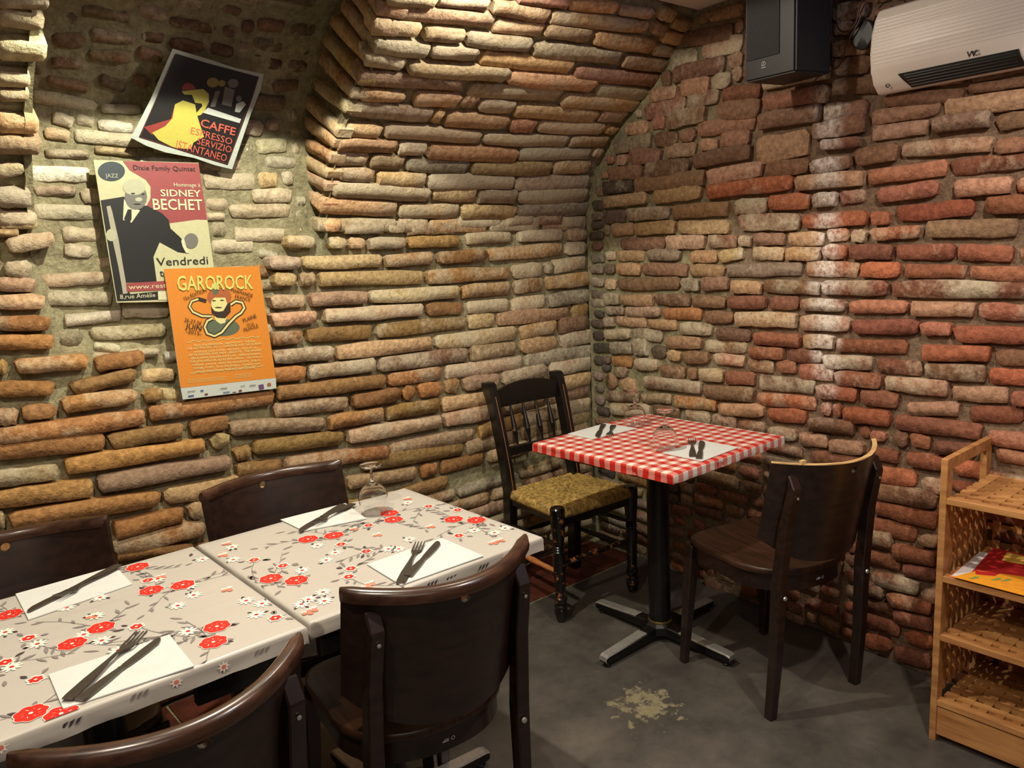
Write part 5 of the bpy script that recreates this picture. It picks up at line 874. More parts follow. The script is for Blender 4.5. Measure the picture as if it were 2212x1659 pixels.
# ================================================================ POSTERS
POST = {'a': {'y': 0.005,'polys': [['paper',[[-1.8286,2.0956],[-1.7256,2.0786],[-1.6359,2.061],[-1.5416,2.052],[-1.5519,2.0044],[-1.5841,1.9293],[-1.6463,1.7577],[-1.7029,1.7689],[-1.7704,1.7892],[-1.86,1.8031],[-1.9147,1.8198],[-1.9582,1.841],[-1.898,1.9505]]],['black',[[-1.8207,2.0833],[-1.7257,2.0662],[-1.5579,2.0422],[-1.5791,1.9782],[-1.6613,1.7699],[-1.7651,1.7966],[-1.8594,1.822],[-1.9361,1.8431],[-1.8738,1.9701]]],['grey',[[-1.7011,1.988],[-1.6856,1.9915],[-1.7015,1.9434],[-1.7169,1.9424]]],['grey',[[-1.6699,2.0045],[-1.6384,1.9976],[-1.649,1.9469],[-1.6806,1.9519]]],['ochre',[[-1.6893,2.0145],[-1.6903,2.0101],[-1.6931,2.006],[-1.6974,2.0026],[-1.7027,2.0002],[-1.7087,1.999],[-1.7146,1.9992],[-1.7199,2.0008],[-1.7241,2.0035],[-1.7267,2.0071],[-1.7276,2.0113],[-1.7266,2.0156],[-1.7239,2.0197],[-1.7197,2.0231],[-1.7143,2.0255],[-1.7084,2.0267],[-1.7025,2.0266],[-1.6972,2.0251],[-1.693,2.0224],[-1.6902,2.0187]]],['ochre',[[-1.6686,2.0139],[-1.6692,2.011],[-1.6709,2.0082],[-1.6735,2.006],[-1.6767,2.0044],[-1.6803,2.0036],[-1.6839,2.0038],[-1.6872,2.0049],[-1.6897,2.0067],[-1.6914,2.0092],[-1.6919,2.012],[-1.6913,2.0149],[-1.6897,2.0176],[-1.6871,2.0199],[-1.6838,2.0215],[-1.6803,2.0222],[-1.6767,2.0221],[-1.6734,2.021],[-1.6708,2.0192],[-1.6692,2.0167]]],['white',[[-1.7247,1.9395],[-1.6167,1.9127],[-1.6221,1.9002],[-1.7427,1.9243]]],['white',[[-1.633,1.9576],[-1.6116,1.9663],[-1.6007,1.9574],[-1.6222,1.9318],[-1.6383,1.9332]]],['grey',[[-1.6157,1.9732],[-1.6161,1.9702],[-1.6174,1.9674],[-1.6195,1.9651],[-1.6221,1.9636],[-1.625,1.9629],[-1.6279,1.9632],[-1.6305,1.9644],[-1.6326,1.9663],[-1.6339,1.9689],[-1.6344,1.9718],[-1.6339,1.9748],[-1.6326,1.9775],[-1.6306,1.9798],[-1.628,1.9813],[-1.6251,1.982],[-1.6222,1.9818],[-1.6196,1.9806],[-1.6175,1.9786],[-1.6161,1.9761]]],['grey',[[-1.6265,2.0174],[-1.6274,2.0133],[-1.6298,2.0095],[-1.6336,2.0063],[-1.6384,2.0041],[-1.6437,2.0031],[-1.649,2.0033],[-1.6538,2.0047],[-1.6576,2.0073],[-1.66,2.0107],[-1.6608,2.0146],[-1.6599,2.0186],[-1.6575,2.0224],[-1.6538,2.0255],[-1.649,2.0278],[-1.6437,2.0289],[-1.6384,2.0287],[-1.6337,2.0273],[-1.6298,2.0247],[-1.6274,2.0213]]],['red',[[-1.8036,1.9937],[-1.7911,2.006],[-1.7715,2.0031],[-1.7618,1.9902],[-1.8039,1.9823]]],['red',[[-1.9197,1.8724],[-1.8401,1.8997],[-1.8295,1.9326],[-1.8169,1.9472],[-1.8352,1.9023],[-1.8577,1.878],[-1.8919,1.8578],[-1.8969,1.8506]]],['yellow',[[-1.8268,1.9419],[-1.8021,1.9551],[-1.7651,1.9461],[-1.7605,1.9185],[-1.7533,1.8954],[-1.7386,1.8532],[-1.7721,1.835],[-1.7801,1.8155],[-1.8302,1.816],[-1.8783,1.8376],[-1.8967,1.8576],[-1.8577,1.878],[-1.8352,1.9023]]],['yellow',[[-1.8064,1.9798],[-1.7693,1.9873],[-1.7392,1.992],[-1.7217,1.9794],[-1.7219,1.9561],[-1.7376,1.9269],[-1.7479,1.9169],[-1.7657,1.9111],[-1.7604,1.9231],[-1.7424,1.943],[-1.7449,1.9498],[-1.765,1.9508],[-1.7746,1.9731],[-1.7968,1.9715]]]],'strokes': [['redln',[[-1.8239,2.08],[-1.9332,1.8452]],[[-1.8224,2.0796],[-1.9318,1.8446]]],['redln',[[-1.9328,1.8425],[-1.6629,1.7728]],[[-1.9323,1.8441],[-1.6624,1.7745]]],['redln',[[-1.6617,1.7734],[-1.5611,2.0393]],[[-1.6635,1.7739],[-1.5629,2.0397]]]],'texts': [['CAFFE','salmon',[-1.7509,1.8836],[-1.6383,1.8614],0.0237],['ESPRESSO','salmon',[-1.7817,1.8607],[-1.649,1.8326],0.0202],['SERVIZIO','salmon',[-1.762,1.8311],[-1.6518,1.8077],0.0203],['ISTANTANEO','salmon',[-1.8276,1.8185],[-1.668,1.7803],0.0225]]},'b': {'y': 0.008,'polys': [['cream',[[-2.0678,1.7742],[-1.7591,1.7743],[-1.7558,1.6582],[-1.7511,1.5917],[-1.7477,1.4445],[-1.7651,1.3337],[-2.0564,1.3519],[-2.0635,1.5609]]],['rose',[[-1.9875,1.7737],[-1.7593,1.7728],[-1.7523,1.5948],[-1.7842,1.5968],[-1.8717,1.5866],[-1.8738,1.594],[-1.9337,1.6412],[-1.9197,1.6642],[-1.9155,1.6987],[-1.9271,1.7186],[-1.9706,1.7462]]],['black',[[-2.0632,1.6573],[-1.9965,1.6685],[-1.9836,1.6416],[-1.9337,1.6412],[-1.8912,1.6177],[-1.8734,1.5969],[-1.8708,1.5703],[-1.842,1.5398],[-1.824,1.4896],[-1.8561,1.4955],[-1.909,1.5287],[-1.933,1.4841],[-1.9323,1.4072],[-2.0232,1.4103],[-2.0206,1.3869],[-2.0138,1.3747],[-1.9316,1.3773],[-1.9348,1.3507],[-2.0545,1.3561]]],['cream2',[[-1.9974,1.6614],[-1.9843,1.6359],[-1.955,1.6271],[-1.9844,1.5903],[-2.0079,1.5992]]],['black',[[-1.9904,1.6303],[-1.9795,1.6302],[-1.983,1.6017],[-1.9937,1.5819],[-2.0048,1.602]]],['grey',[[-1.9297,1.6671],[-1.9328,1.6551],[-1.9388,1.6443],[-1.9472,1.6358],[-1.957,1.6304],[-1.9673,1.6286],[-1.9771,1.6306],[-1.9854,1.6361],[-1.9915,1.6446],[-1.9947,1.6553],[-1.9948,1.6671],[-1.9918,1.6789],[-1.9859,1.6895],[-1.9778,1.698],[-1.9681,1.7035],[-1.9578,1.7055],[-1.948,1.7037],[-1.9395,1.6983],[-1.9333,1.6898],[-1.9299,1.6791]]],['pale',[[-1.9297,1.6972],[-1.9323,1.6897],[-1.938,1.6828],[-1.9461,1.6774],[-1.956,1.674],[-1.9665,1.6728],[-1.9767,1.6739],[-1.9856,1.6773],[-1.9923,1.6826],[-1.9961,1.6893],[-1.9968,1.6966],[-1.9943,1.704],[-1.9888,1.7107],[-1.9808,1.7161],[-1.9711,1.7197],[-1.9606,1.721],[-1.9503,1.72],[-1.9413,1.7167],[-1.9345,1.7114],[-1.9305,1.7047]]],['black',[[-1.9635,1.677],[-1.9639,1.6763],[-1.9649,1.6755],[-1.9663,1.675],[-1.968,1.6746],[-1.9699,1.6745],[-1.9717,1.6746],[-1.9734,1.6749],[-1.9746,1.6755],[-1.9754,1.6762],[-1.9756,1.677],[-1.9752,1.6778],[-1.9743,1.6785],[-1.9729,1.6791],[-1.9711,1.6794],[-1.9693,1.6796],[-1.9674,1.6795],[-1.9658,1.6791],[-1.9645,1.6785],[-1.9637,1.6778]]],['black',[[-1.9357,1.6757],[-1.936,1.6749],[-1.9368,1.6742],[-1.938,1.6736],[-1.9395,1.6732],[-1.941,1.6731],[-1.9426,1.6732],[-1.9439,1.6736],[-1.945,1.6742],[-1.9456,1.6749],[-1.9457,1.6757],[-1.9454,1.6765],[-1.9446,1.6772],[-1.9434,1.6778],[-1.942,1.6781],[-1.9404,1.6783],[-1.9389,1.6781],[-1.9375,1.6778],[-1.9365,1.6772],[-1.9358,1.6765]]],['pale',[[-1.9446,1.6599],[-1.9453,1.658],[-1.9471,1.6563],[-1.9496,1.6549],[-1.9526,1.654],[-1.9559,1.6537],[-1.9591,1.654],[-1.9619,1.6549],[-1.9641,1.6563],[-1.9654,1.658],[-1.9656,1.66],[-1.9649,1.6619],[-1.9632,1.6637],[-1.9607,1.665],[-1.9577,1.6659],[-1.9544,1.6662],[-1.9512,1.6659],[-1.9483,1.665],[-1.9462,1.6636],[-1.9449,1.6619]]],['black',[[-1.95,1.6456],[-1.9506,1.645],[-1.9522,1.6445],[-1.9547,1.6441],[-1.9579,1.6438],[-1.9613,1.6437],[-1.9647,1.6438],[-1.9677,1.6441],[-1.9701,1.6446],[-1.9716,1.6451],[-1.9721,1.6458],[-1.9715,1.6464],[-1.9698,1.6469],[-1.9673,1.6474],[-1.9642,1.6476],[-1.9608,1.6477],[-1.9574,1.6476],[-1.9543,1.6473],[-1.9519,1.6468],[-1.9504,1.6463]]],['slate',[[-1.9846,1.7431],[-1.9863,1.7367],[-1.9899,1.7306],[-1.9952,1.7251],[-2.0018,1.7205],[-2.0094,1.717],[-2.0177,1.7148],[-2.0262,1.7139],[-2.0345,1.7145],[-2.0422,1.7165],[-2.0488,1.7198],[-2.0542,1.7242],[-2.0579,1.7294],[-2.0599,1.7353],[-2.06,1.7415],[-2.0583,1.7478],[-2.0548,1.7538],[-2.0497,1.7592],[-2.0433,1.7638],[-2.0358,1.7674],[-2.0276,1.7697],[-2.0191,1.7706],[-2.0108,1.7701],[-2.003,1.7683],[-1.9962,1.7651],[-1.9907,1.7607],[-1.9868,1.7554],[-1.9847,1.7494]]],['silver',[[-2.0497,1.6392],[-2.0387,1.6419],[-2.0355,1.6251],[-2.0281,1.5457],[-2.0252,1.4597],[-2.0217,1.3782],[-2.0356,1.3764],[-2.0387,1.4604],[-2.0446,1.5321]]],['pale',[[-2.0324,1.5544],[-2.0338,1.5487],[-2.0365,1.5437],[-2.0403,1.5397],[-2.0447,1.5372],[-2.0493,1.5365],[-2.0537,1.5375],[-2.0575,1.5403],[-2.0602,1.5444],[-2.0616,1.5496],[-2.0616,1.5552],[-2.0602,1.5609],[-2.0575,1.5659],[-2.0537,1.5698],[-2.0494,1.5723],[-2.0447,1.5731],[-2.0403,1.5721],[-2.0366,1.5694],[-2.0338,1.5653],[-2.0324,1.5601]]],['grey',[[-1.7891,1.5291],[-1.791,1.5216],[-1.7951,1.515],[-1.8007,1.5099],[-1.8074,1.5067],[-1.8145,1.5058],[-1.8214,1.5072],[-1.8272,1.5109],[-1.8315,1.5164],[-1.8339,1.5232],[-1.8341,1.5306],[-1.8322,1.5379],[-1.8282,1.5445],[-1.8227,1.5496],[-1.816,1.5528],[-1.8089,1.5538],[-1.8021,1.5524],[-1.7962,1.5488],[-1.7918,1.5434],[-1.7893,1.5365]]],['cream2',[[-1.843,1.5309],[-1.8333,1.538],[-1.83,1.5154],[-1.8224,1.4904],[-1.8326,1.493],[-1.8407,1.5128]]],['rose',[[-2.0234,1.4089],[-1.9003,1.408],[-1.9037,1.3798],[-2.0239,1.3827]]],['cream2',[[-1.9332,1.376],[-1.903,1.3737],[-1.906,1.3483],[-1.9348,1.3507]]]],'strokes': [],'texts': [['Dixie Family Quintet','black',[-1.9595,1.7478],[-1.7728,1.7474],0.0147],['Hommage à','cream2',[-1.8452,1.6993],[-1.7633,1.6985],0.0123],['SIDNEY','cream2',[-1.8892,1.6694],[-1.7639,1.6678],0.0209],['BECHET','cream2',[-1.9161,1.629],[-1.7631,1.6263],0.0332],['Vendredi','black',[-1.9263,1.4566],[-1.7654,1.4541],0.025],['www.rest','cream2',[-2.0175,1.3896],[-1.9057,1.3874],0.0144],['8,rue Amélie - Toulouse','cream2',[-2.0456,1.362],[-1.8483,1.3589],0.0138],['JAZZ','pale',[-2.0416,1.724],[-2.0058,1.7237],0.0116],['t','black',[-1.9217,1.4237],[-1.9102,1.423],0.0222]]},'c': {'y': -0.008,'polys': [['white',[[-1.91,1.4456],[-1.5986,1.4385],[-1.5788,1.0492],[-1.5809,1.013],[-1.9002,1.0256],[-1.9034,1.0703]]],['orange',[[-1.91,1.4456],[-1.5986,1.4385],[-1.5792,1.0508],[-1.9027,1.0643]]],['teal',[[-1.6878,1.2377],[-1.6907,1.2303],[-1.6974,1.2239],[-1.7075,1.2189],[-1.7202,1.2156],[-1.7346,1.2142],[-1.7497,1.2149],[-1.7646,1.2176],[-1.778,1.222],[-1.7893,1.2278],[-1.7976,1.2347],[-1.8025,1.2422],[-1.8035,1.2497],[-1.8008,1.2569],[-1.7944,1.2632],[-1.7847,1.2682],[-1.7724,1.2716],[-1.7583,1.2731],[-1.7432,1.2726],[-1.7283,1.2702],[-1.7145,1.2659],[-1.7029,1.2601],[-1.6941,1.2531],[-1.689,1.2454]]],['skin',[[-1.7689,1.283],[-1.7275,1.2791],[-1.7357,1.2591],[-1.7511,1.2562],[-1.7647,1.2679]]],['brown',[[-1.7048,1.341],[-1.7071,1.3329],[-1.7121,1.3256],[-1.7193,1.3196],[-1.7284,1.3153],[-1.7386,1.3129],[-1.7492,1.3128],[-1.7595,1.3148],[-1.7688,1.3187],[-1.7765,1.3244],[-1.7821,1.3314],[-1.7852,1.3393],[-1.7856,1.3475],[-1.7833,1.3554],[-1.7785,1.3626],[-1.7714,1.3686],[-1.7626,1.373],[-1.7526,1.3754],[-1.742,1.3757],[-1.7317,1.3739],[-1.7222,1.37],[-1.7143,1.3644],[-1.7085,1.3573],[-1.7053,1.3494]]],['skin',[[-1.7735,1.3333],[-1.7619,1.3441],[-1.7265,1.3413],[-1.7213,1.3202],[-1.7311,1.3002],[-1.7556,1.2951],[-1.775,1.3071]]],['dark',[[-1.7766,1.319],[-1.7669,1.3005],[-1.7539,1.297],[-1.7374,1.2978],[-1.7213,1.3202],[-1.7102,1.3252],[-1.7132,1.2927],[-1.7342,1.2732],[-1.7606,1.2778],[-1.7761,1.2925]]],['teal',[[-1.7468,1.3629],[-1.7476,1.3597],[-1.7493,1.3568],[-1.7516,1.3547],[-1.7544,1.3534],[-1.7573,1.3531],[-1.7602,1.3539],[-1.7626,1.3555],[-1.7644,1.358],[-1.7654,1.361],[-1.7655,1.3643],[-1.7647,1.3674],[-1.763,1.3703],[-1.7607,1.3724],[-1.7579,1.3737],[-1.755,1.374],[-1.7521,1.3733],[-1.7497,1.3716],[-1.7479,1.3691],[-1.7469,1.3661]]],['lime',[[-1.7435,1.3808],[-1.7445,1.3774],[-1.7465,1.3745],[-1.7494,1.3722],[-1.7529,1.3709],[-1.7565,1.3706],[-1.7601,1.3714],[-1.7632,1.3732],[-1.7655,1.3758],[-1.7668,1.379],[-1.767,1.3824],[-1.766,1.3858],[-1.764,1.3887],[-1.7611,1.391],[-1.7577,1.3923],[-1.754,1.3926],[-1.7505,1.3918],[-1.7474,1.39],[-1.7451,1.3874],[-1.7437,1.3842]]],['dark',[[-1.7581,1.3335],[-1.7585,1.3329],[-1.7595,1.3325],[-1.7609,1.3321],[-1.7628,1.332],[-1.7648,1.332],[-1.7667,1.3323],[-1.7685,1.3327],[-1.7699,1.3333],[-1.7707,1.334],[-1.771,1.3346],[-1.7706,1.3352],[-1.7696,1.3357],[-1.7681,1.336],[-1.7663,1.3362],[-1.7643,1.3361],[-1.7623,1.3358],[-1.7606,1.3354],[-1.7592,1.3348],[-1.7583,1.3342]]],['dark',[[-1.7314,1.3328],[-1.7317,1.3322],[-1.7327,1.3317],[-1.7342,1.3314],[-1.7361,1.3312],[-1.7381,1.3313],[-1.7401,1.3316],[-1.7419,1.332],[-1.7433,1.3326],[-1.7441,1.3332],[-1.7444,1.3339],[-1.744,1.3345],[-1.743,1.335],[-1.7415,1.3353],[-1.7397,1.3355],[-1.7377,1.3354],[-1.7356,1.3351],[-1.7339,1.3347],[-1.7325,1.3341],[-1.7316,1.3335]]],['dark',[[-1.7405,1.31],[-1.7412,1.3094],[-1.7429,1.309],[-1.7456,1.3087],[-1.7489,1.3087],[-1.7526,1.309],[-1.7562,1.3094],[-1.7594,1.31],[-1.762,1.3106],[-1.7636,1.3114],[-1.7641,1.312],[-1.7634,1.3126],[-1.7617,1.313],[-1.7591,1.3133],[-1.7558,1.3133],[-1.7521,1.313],[-1.7485,1.3126],[-1.7452,1.312],[-1.7426,1.3114],[-1.741,1.3106]]]],'strokes': [['dark',[[-1.7737,1.29],[-1.8072,1.2944],[-1.8319,1.3086],[-1.8393,1.3223],[-1.833,1.3334],[-1.8151,1.3377],[-1.7918,1.3287]],[[-1.7757,1.2772],[-1.8114,1.2823],[-1.8406,1.2992],[-1.8517,1.3218],[-1.8399,1.3437],[-1.8137,1.3503],[-1.787,1.3406]]],['skin',[[-1.7743,1.2865],[-1.8083,1.2911],[-1.8343,1.3061],[-1.8427,1.3222],[-1.8349,1.3362],[-1.8138,1.3412]],[[-1.7752,1.2807],[-1.8102,1.2856],[-1.8382,1.3018],[-1.8483,1.3219],[-1.8381,1.3409],[-1.815,1.3467]]],['dark',[[-1.7078,1.3101],[-1.6912,1.3195],[-1.6761,1.3152],[-1.6725,1.3031],[-1.6824,1.292],[-1.7015,1.2821],[-1.729,1.2602],[-1.7554,1.2337],[-1.7758,1.2258],[-1.7932,1.2347],[-1.7979,1.2506],[-1.7892,1.2656],[-1.773,1.2712]],[[-1.7145,1.3225],[-1.6924,1.3337],[-1.6658,1.3256],[-1.6579,1.3006],[-1.6731,1.2809],[-1.6932,1.2704],[-1.7193,1.2497],[-1.7472,1.2221],[-1.7765,1.2117],[-1.8037,1.2254],[-1.8117,1.2521],[-1.7984,1.2759],[-1.7778,1.2843]]],['skin',[[-1.7097,1.3135],[-1.6915,1.3234],[-1.6733,1.318],[-1.6686,1.3024],[-1.6799,1.289],[-1.6993,1.2789],[-1.7263,1.2573],[-1.7532,1.2306],[-1.776,1.222],[-1.7961,1.2322],[-1.8016,1.251],[-1.7917,1.2684],[-1.7743,1.2748]],[[-1.7127,1.3192],[-1.692,1.3298],[-1.6686,1.3228],[-1.6619,1.3013],[-1.6756,1.2839],[-1.6955,1.2736],[-1.7219,1.2525],[-1.7494,1.2252],[-1.7763,1.2155],[-1.8009,1.2279],[-1.808,1.2517],[-1.7959,1.2731],[-1.7765,1.2808]]],['skin',[[-1.8675,1.2092],[-1.8618,1.2065],[-1.8555,1.207],[-1.8493,1.2096],[-1.8436,1.2108],[-1.8383,1.2088],[-1.8326,1.2057],[-1.8263,1.2053],[-1.8199,1.2077],[-1.814,1.2095],[-1.8085,1.2082],[-1.8029,1.205],[-1.7966,1.2037],[-1.7901,1.2058],[-1.784,1.2081],[-1.7784,1.2075],[-1.7727,1.2044],[-1.7665,1.2024],[-1.7599,1.2038],[-1.7536,1.2064],[-1.7478,1.2067],[-1.7421,1.2039],[-1.7359,1.2012],[-1.7293,1.2019],[-1.7227,1.2046],[-1.7167,1.2056],[-1.711,1.2034],[-1.7049,1.2003],[-1.6982,1.2],[-1.6914,1.2026],[-1.6852,1.2044],[-1.6793,1.2028],[-1.6733,1.1995],[-1.6666,1.1983],[-1.6597,1.2006],[-1.6532,1.2029],[-1.6472,1.2021],[-1.6412,1.1988],[-1.6345,1.1969],[-1.6275,1.1985],[-1.6206,1.2012]],[[-1.8668,1.2108],[-1.8615,1.2082],[-1.8559,1.2086],[-1.8498,1.2113],[-1.8435,1.2125],[-1.8375,1.2103],[-1.8321,1.2074],[-1.8266,1.207],[-1.8205,1.2094],[-1.8141,1.2113],[-1.8079,1.2098],[-1.8023,1.2066],[-1.7968,1.2055],[-1.7907,1.2074],[-1.7842,1.2098],[-1.7778,1.2092],[-1.772,1.206],[-1.7664,1.2041],[-1.7605,1.2055],[-1.754,1.2082],[-1.7474,1.2084],[-1.7413,1.2055],[-1.7357,1.203],[-1.7298,1.2036],[-1.7232,1.2063],[-1.7165,1.2074],[-1.7102,1.205],[-1.7044,1.202],[-1.6985,1.2018],[-1.692,1.2044],[-1.6852,1.2062],[-1.6786,1.2045],[-1.6726,1.2012],[-1.6668,1.2002],[-1.6603,1.2023],[-1.6534,1.2047],[-1.6466,1.2038],[-1.6404,1.2005],[-1.6345,1.1987],[-1.6281,1.2002],[-1.6213,1.2029]]],['skin',[[-1.8681,1.1069],[-1.8623,1.1042],[-1.856,1.1047],[-1.8498,1.1074],[-1.8441,1.1086],[-1.8387,1.1066],[-1.833,1.1035],[-1.8267,1.1031],[-1.8203,1.1057],[-1.8143,1.1076],[-1.8088,1.1062],[-1.8032,1.103],[-1.7969,1.1018],[-1.7904,1.1039],[-1.7842,1.1063],[-1.7786,1.1057],[-1.7729,1.1026],[-1.7667,1.1006],[-1.76,1.1021],[-1.7536,1.1048],[-1.7478,1.1051],[-1.7421,1.1023],[-1.736,1.0996],[-1.7293,1.1003],[-1.7227,1.1032],[-1.7166,1.1042],[-1.7109,1.102],[-1.7048,1.0989],[-1.698,1.0987],[-1.6913,1.1014],[-1.685,1.1032],[-1.6791,1.1016],[-1.6731,1.0983],[-1.6663,1.0972],[-1.6594,1.0995],[-1.6529,1.1019],[-1.6469,1.1011],[-1.6408,1.0978],[-1.6341,1.0959],[-1.6271,1.0976],[-1.6202,1.1004]],[[-1.8674,1.1085],[-1.862,1.1059],[-1.8565,1.1064],[-1.8503,1.1091],[-1.844,1.1104],[-1.838,1.1082],[-1.8325,1.1052],[-1.827,1.1049],[-1.8209,1.1074],[-1.8144,1.1093],[-1.8082,1.1079],[-1.8026,1.1047],[-1.7971,1.1036],[-1.791,1.1056],[-1.7845,1.1081],[-1.7781,1.1075],[-1.7722,1.1043],[-1.7666,1.1024],[-1.7606,1.1038],[-1.7541,1.1066],[-1.7475,1.1069],[-1.7414,1.104],[-1.7357,1.1014],[-1.7298,1.1021],[-1.7232,1.1049],[-1.7165,1.106],[-1.7102,1.1037],[-1.7043,1.1006],[-1.6984,1.1005],[-1.6919,1.1031],[-1.6851,1.105],[-1.6785,1.1033],[-1.6725,1.1],[-1.6666,1.099],[-1.6601,1.1012],[-1.6532,1.1037],[-1.6464,1.1028],[-1.6401,1.0995],[-1.6342,1.0978],[-1.6278,1.0994],[-1.621,1.1021]]],['skin',[[-1.8815,1.0872],[-1.7528,1.0797]],[[-1.8815,1.088],[-1.7528,1.0806]]],['skin',[[-1.8821,1.0825],[-1.7534,1.0749]],[[-1.882,1.0834],[-1.7534,1.0758]]],['skin',[[-1.8826,1.0779],[-1.7539,1.0701]],[[-1.8826,1.0788],[-1.7539,1.071]]],['skin',[[-1.7252,1.0808],[-1.6662,1.0776]],[[-1.7252,1.0818],[-1.6662,1.0786]]],['skin',[[-1.7257,1.076],[-1.6668,1.0727]],[[-1.7257,1.0769],[-1.6667,1.0737]]],['skin',[[-1.7263,1.0712],[-1.6673,1.0679]],[[-1.7262,1.0721],[-1.6673,1.0688]]],['blue',[[-1.8417,1.0433],[-1.8329,1.0428]],[[-1.8416,1.0486],[-1.8328,1.0481]]],['blue',[[-1.8834,1.0327],[-1.8648,1.0317]],[[-1.8834,1.0368],[-1.8648,1.0359]]],['redln',[[-1.83,1.0297],[-1.8197,1.0296]],[[-1.8301,1.0345],[-1.8198,1.0344]]],['blue',[[-1.7693,1.027],[-1.7466,1.0258]],[[-1.7693,1.03],[-1.7465,1.0289]]],['purple',[[-1.644,1.0197],[-1.6262,1.0201]],[[-1.6452,1.0353],[-1.6274,1.0358]]],['brown',[[-1.6133,1.0275],[-1.6002,1.0271]],[[-1.6135,1.0369],[-1.6005,1.0365]]],['grey',[[-1.8845,1.0487],[-1.8588,1.0476]],[[-1.8845,1.0507],[-1.8587,1.0497]]],['grey',[[-1.7767,1.042],[-1.7541,1.0406]],[[-1.7766,1.0447],[-1.7541,1.0433]]],['grey',[[-1.708,1.0395],[-1.6924,1.0395]],[[-1.7081,1.0413],[-1.6925,1.0414]]],['redln',[[-1.7158,1.0234],[-1.705,1.0229]],[[-1.7159,1.0289],[-1.705,1.0285]]],['grey',[[-1.6769,1.0367],[-1.6548,1.0355]],[[-1.6769,1.0395],[-1.6548,1.0383]]],['dark',[[-1.7378,1.022],[-1.7255,1.0215]],[[-1.7378,1.025],[-1.7255,1.0246]]]],'texts': [['GAROROCK','lime',[-1.8771,1.376],[-1.6288,1.3637],0.0463],['15e ÉDITION','dark',[-1.8587,1.3427],[-1.7852,1.3657],0.0119],['MARMANDE','dark',[-1.7063,1.3598],[-1.6351,1.3346],0.0124],['FRANCE','dark',[-1.6951,1.3382],[-1.6442,1.3227],0.0112],['26-27-28','dark',[-1.8684,1.2767],[-1.818,1.258],0.0131],['JUIN','dark',[-1.8675,1.2555],[-1.8182,1.241],0.016],['-2015-','dark',[-1.8671,1.2399],[-1.8201,1.2248],0.0131],['PLAINE','dark',[-1.6737,1.2535],[-1.6262,1.2658],0.0137],['DE LA','dark',[-1.6628,1.239],[-1.6381,1.2438],0.0096],['FILHOLE','dark',[-1.6746,1.222],[-1.6241,1.232],0.0132],['PAUL KALKBRENNER · A$AP ROCKY · THE DØ','skin',[-1.8463,1.193],[-1.642,1.1838],0.0069],['DIE ANTWOORD · ALT-J · CHRISTINE AND THE QUEENS','skin',[-1.8673,1.1848],[-1.6209,1.1732],0.0069],['ANGUS & JULIA STONE · ARCHIVE · TALE OF US','skin',[-1.8487,1.1719],[-1.6397,1.1614],0.0069],['OF MONSTERS AND MEN · BRIGITTE · THE AVENER','skin',[-1.8669,1.1635],[-1.6217,1.1506],0.0069],['SIRIUSMODESELEKTOR · BRODINSKI','skin',[-1.8611,1.152],[-1.6277,1.1391],0.007],['THE JON SPENCER BLUES EXPLOSION · TEN WALLS','skin',[-1.8666,1.1421],[-1.6225,1.1279],0.0069],['FAKEAR · JUNGLE · INFECTED MUSHROOM · DUB FX','skin',[-1.8571,1.1301],[-1.6296,1.1162],0.0069],['DANIEL AVERY · RUN THE JEWELS · CHINESE MAN','skin',[-1.8563,1.1192],[-1.633,1.105],0.007],["SALUT C'EST COOL · BURAKA SOM SISTEMA",'skin',[-1.849,1.1074],[-1.6502,1.0942],0.007]]}}
PN = {'a':('tilted black poster with a yellow dress shape and red lettering, topmost of three',),'b':('cream and red concert poster with a man in a dark suit holding a clarinet',),'c':('orange festival poster with a turbaned bearded man and a snake, lowest of the three',)}
def flat_poly(b, pts, y, mi):
    f = b.faces.new([b.verts.new((x,y+tl*(z-1.75),z)) for x,z in pts]); f.material_index = mi
    f.normal_update()
    if f.normal.y > 0: f.normal_flip()
inks = list(INK); 
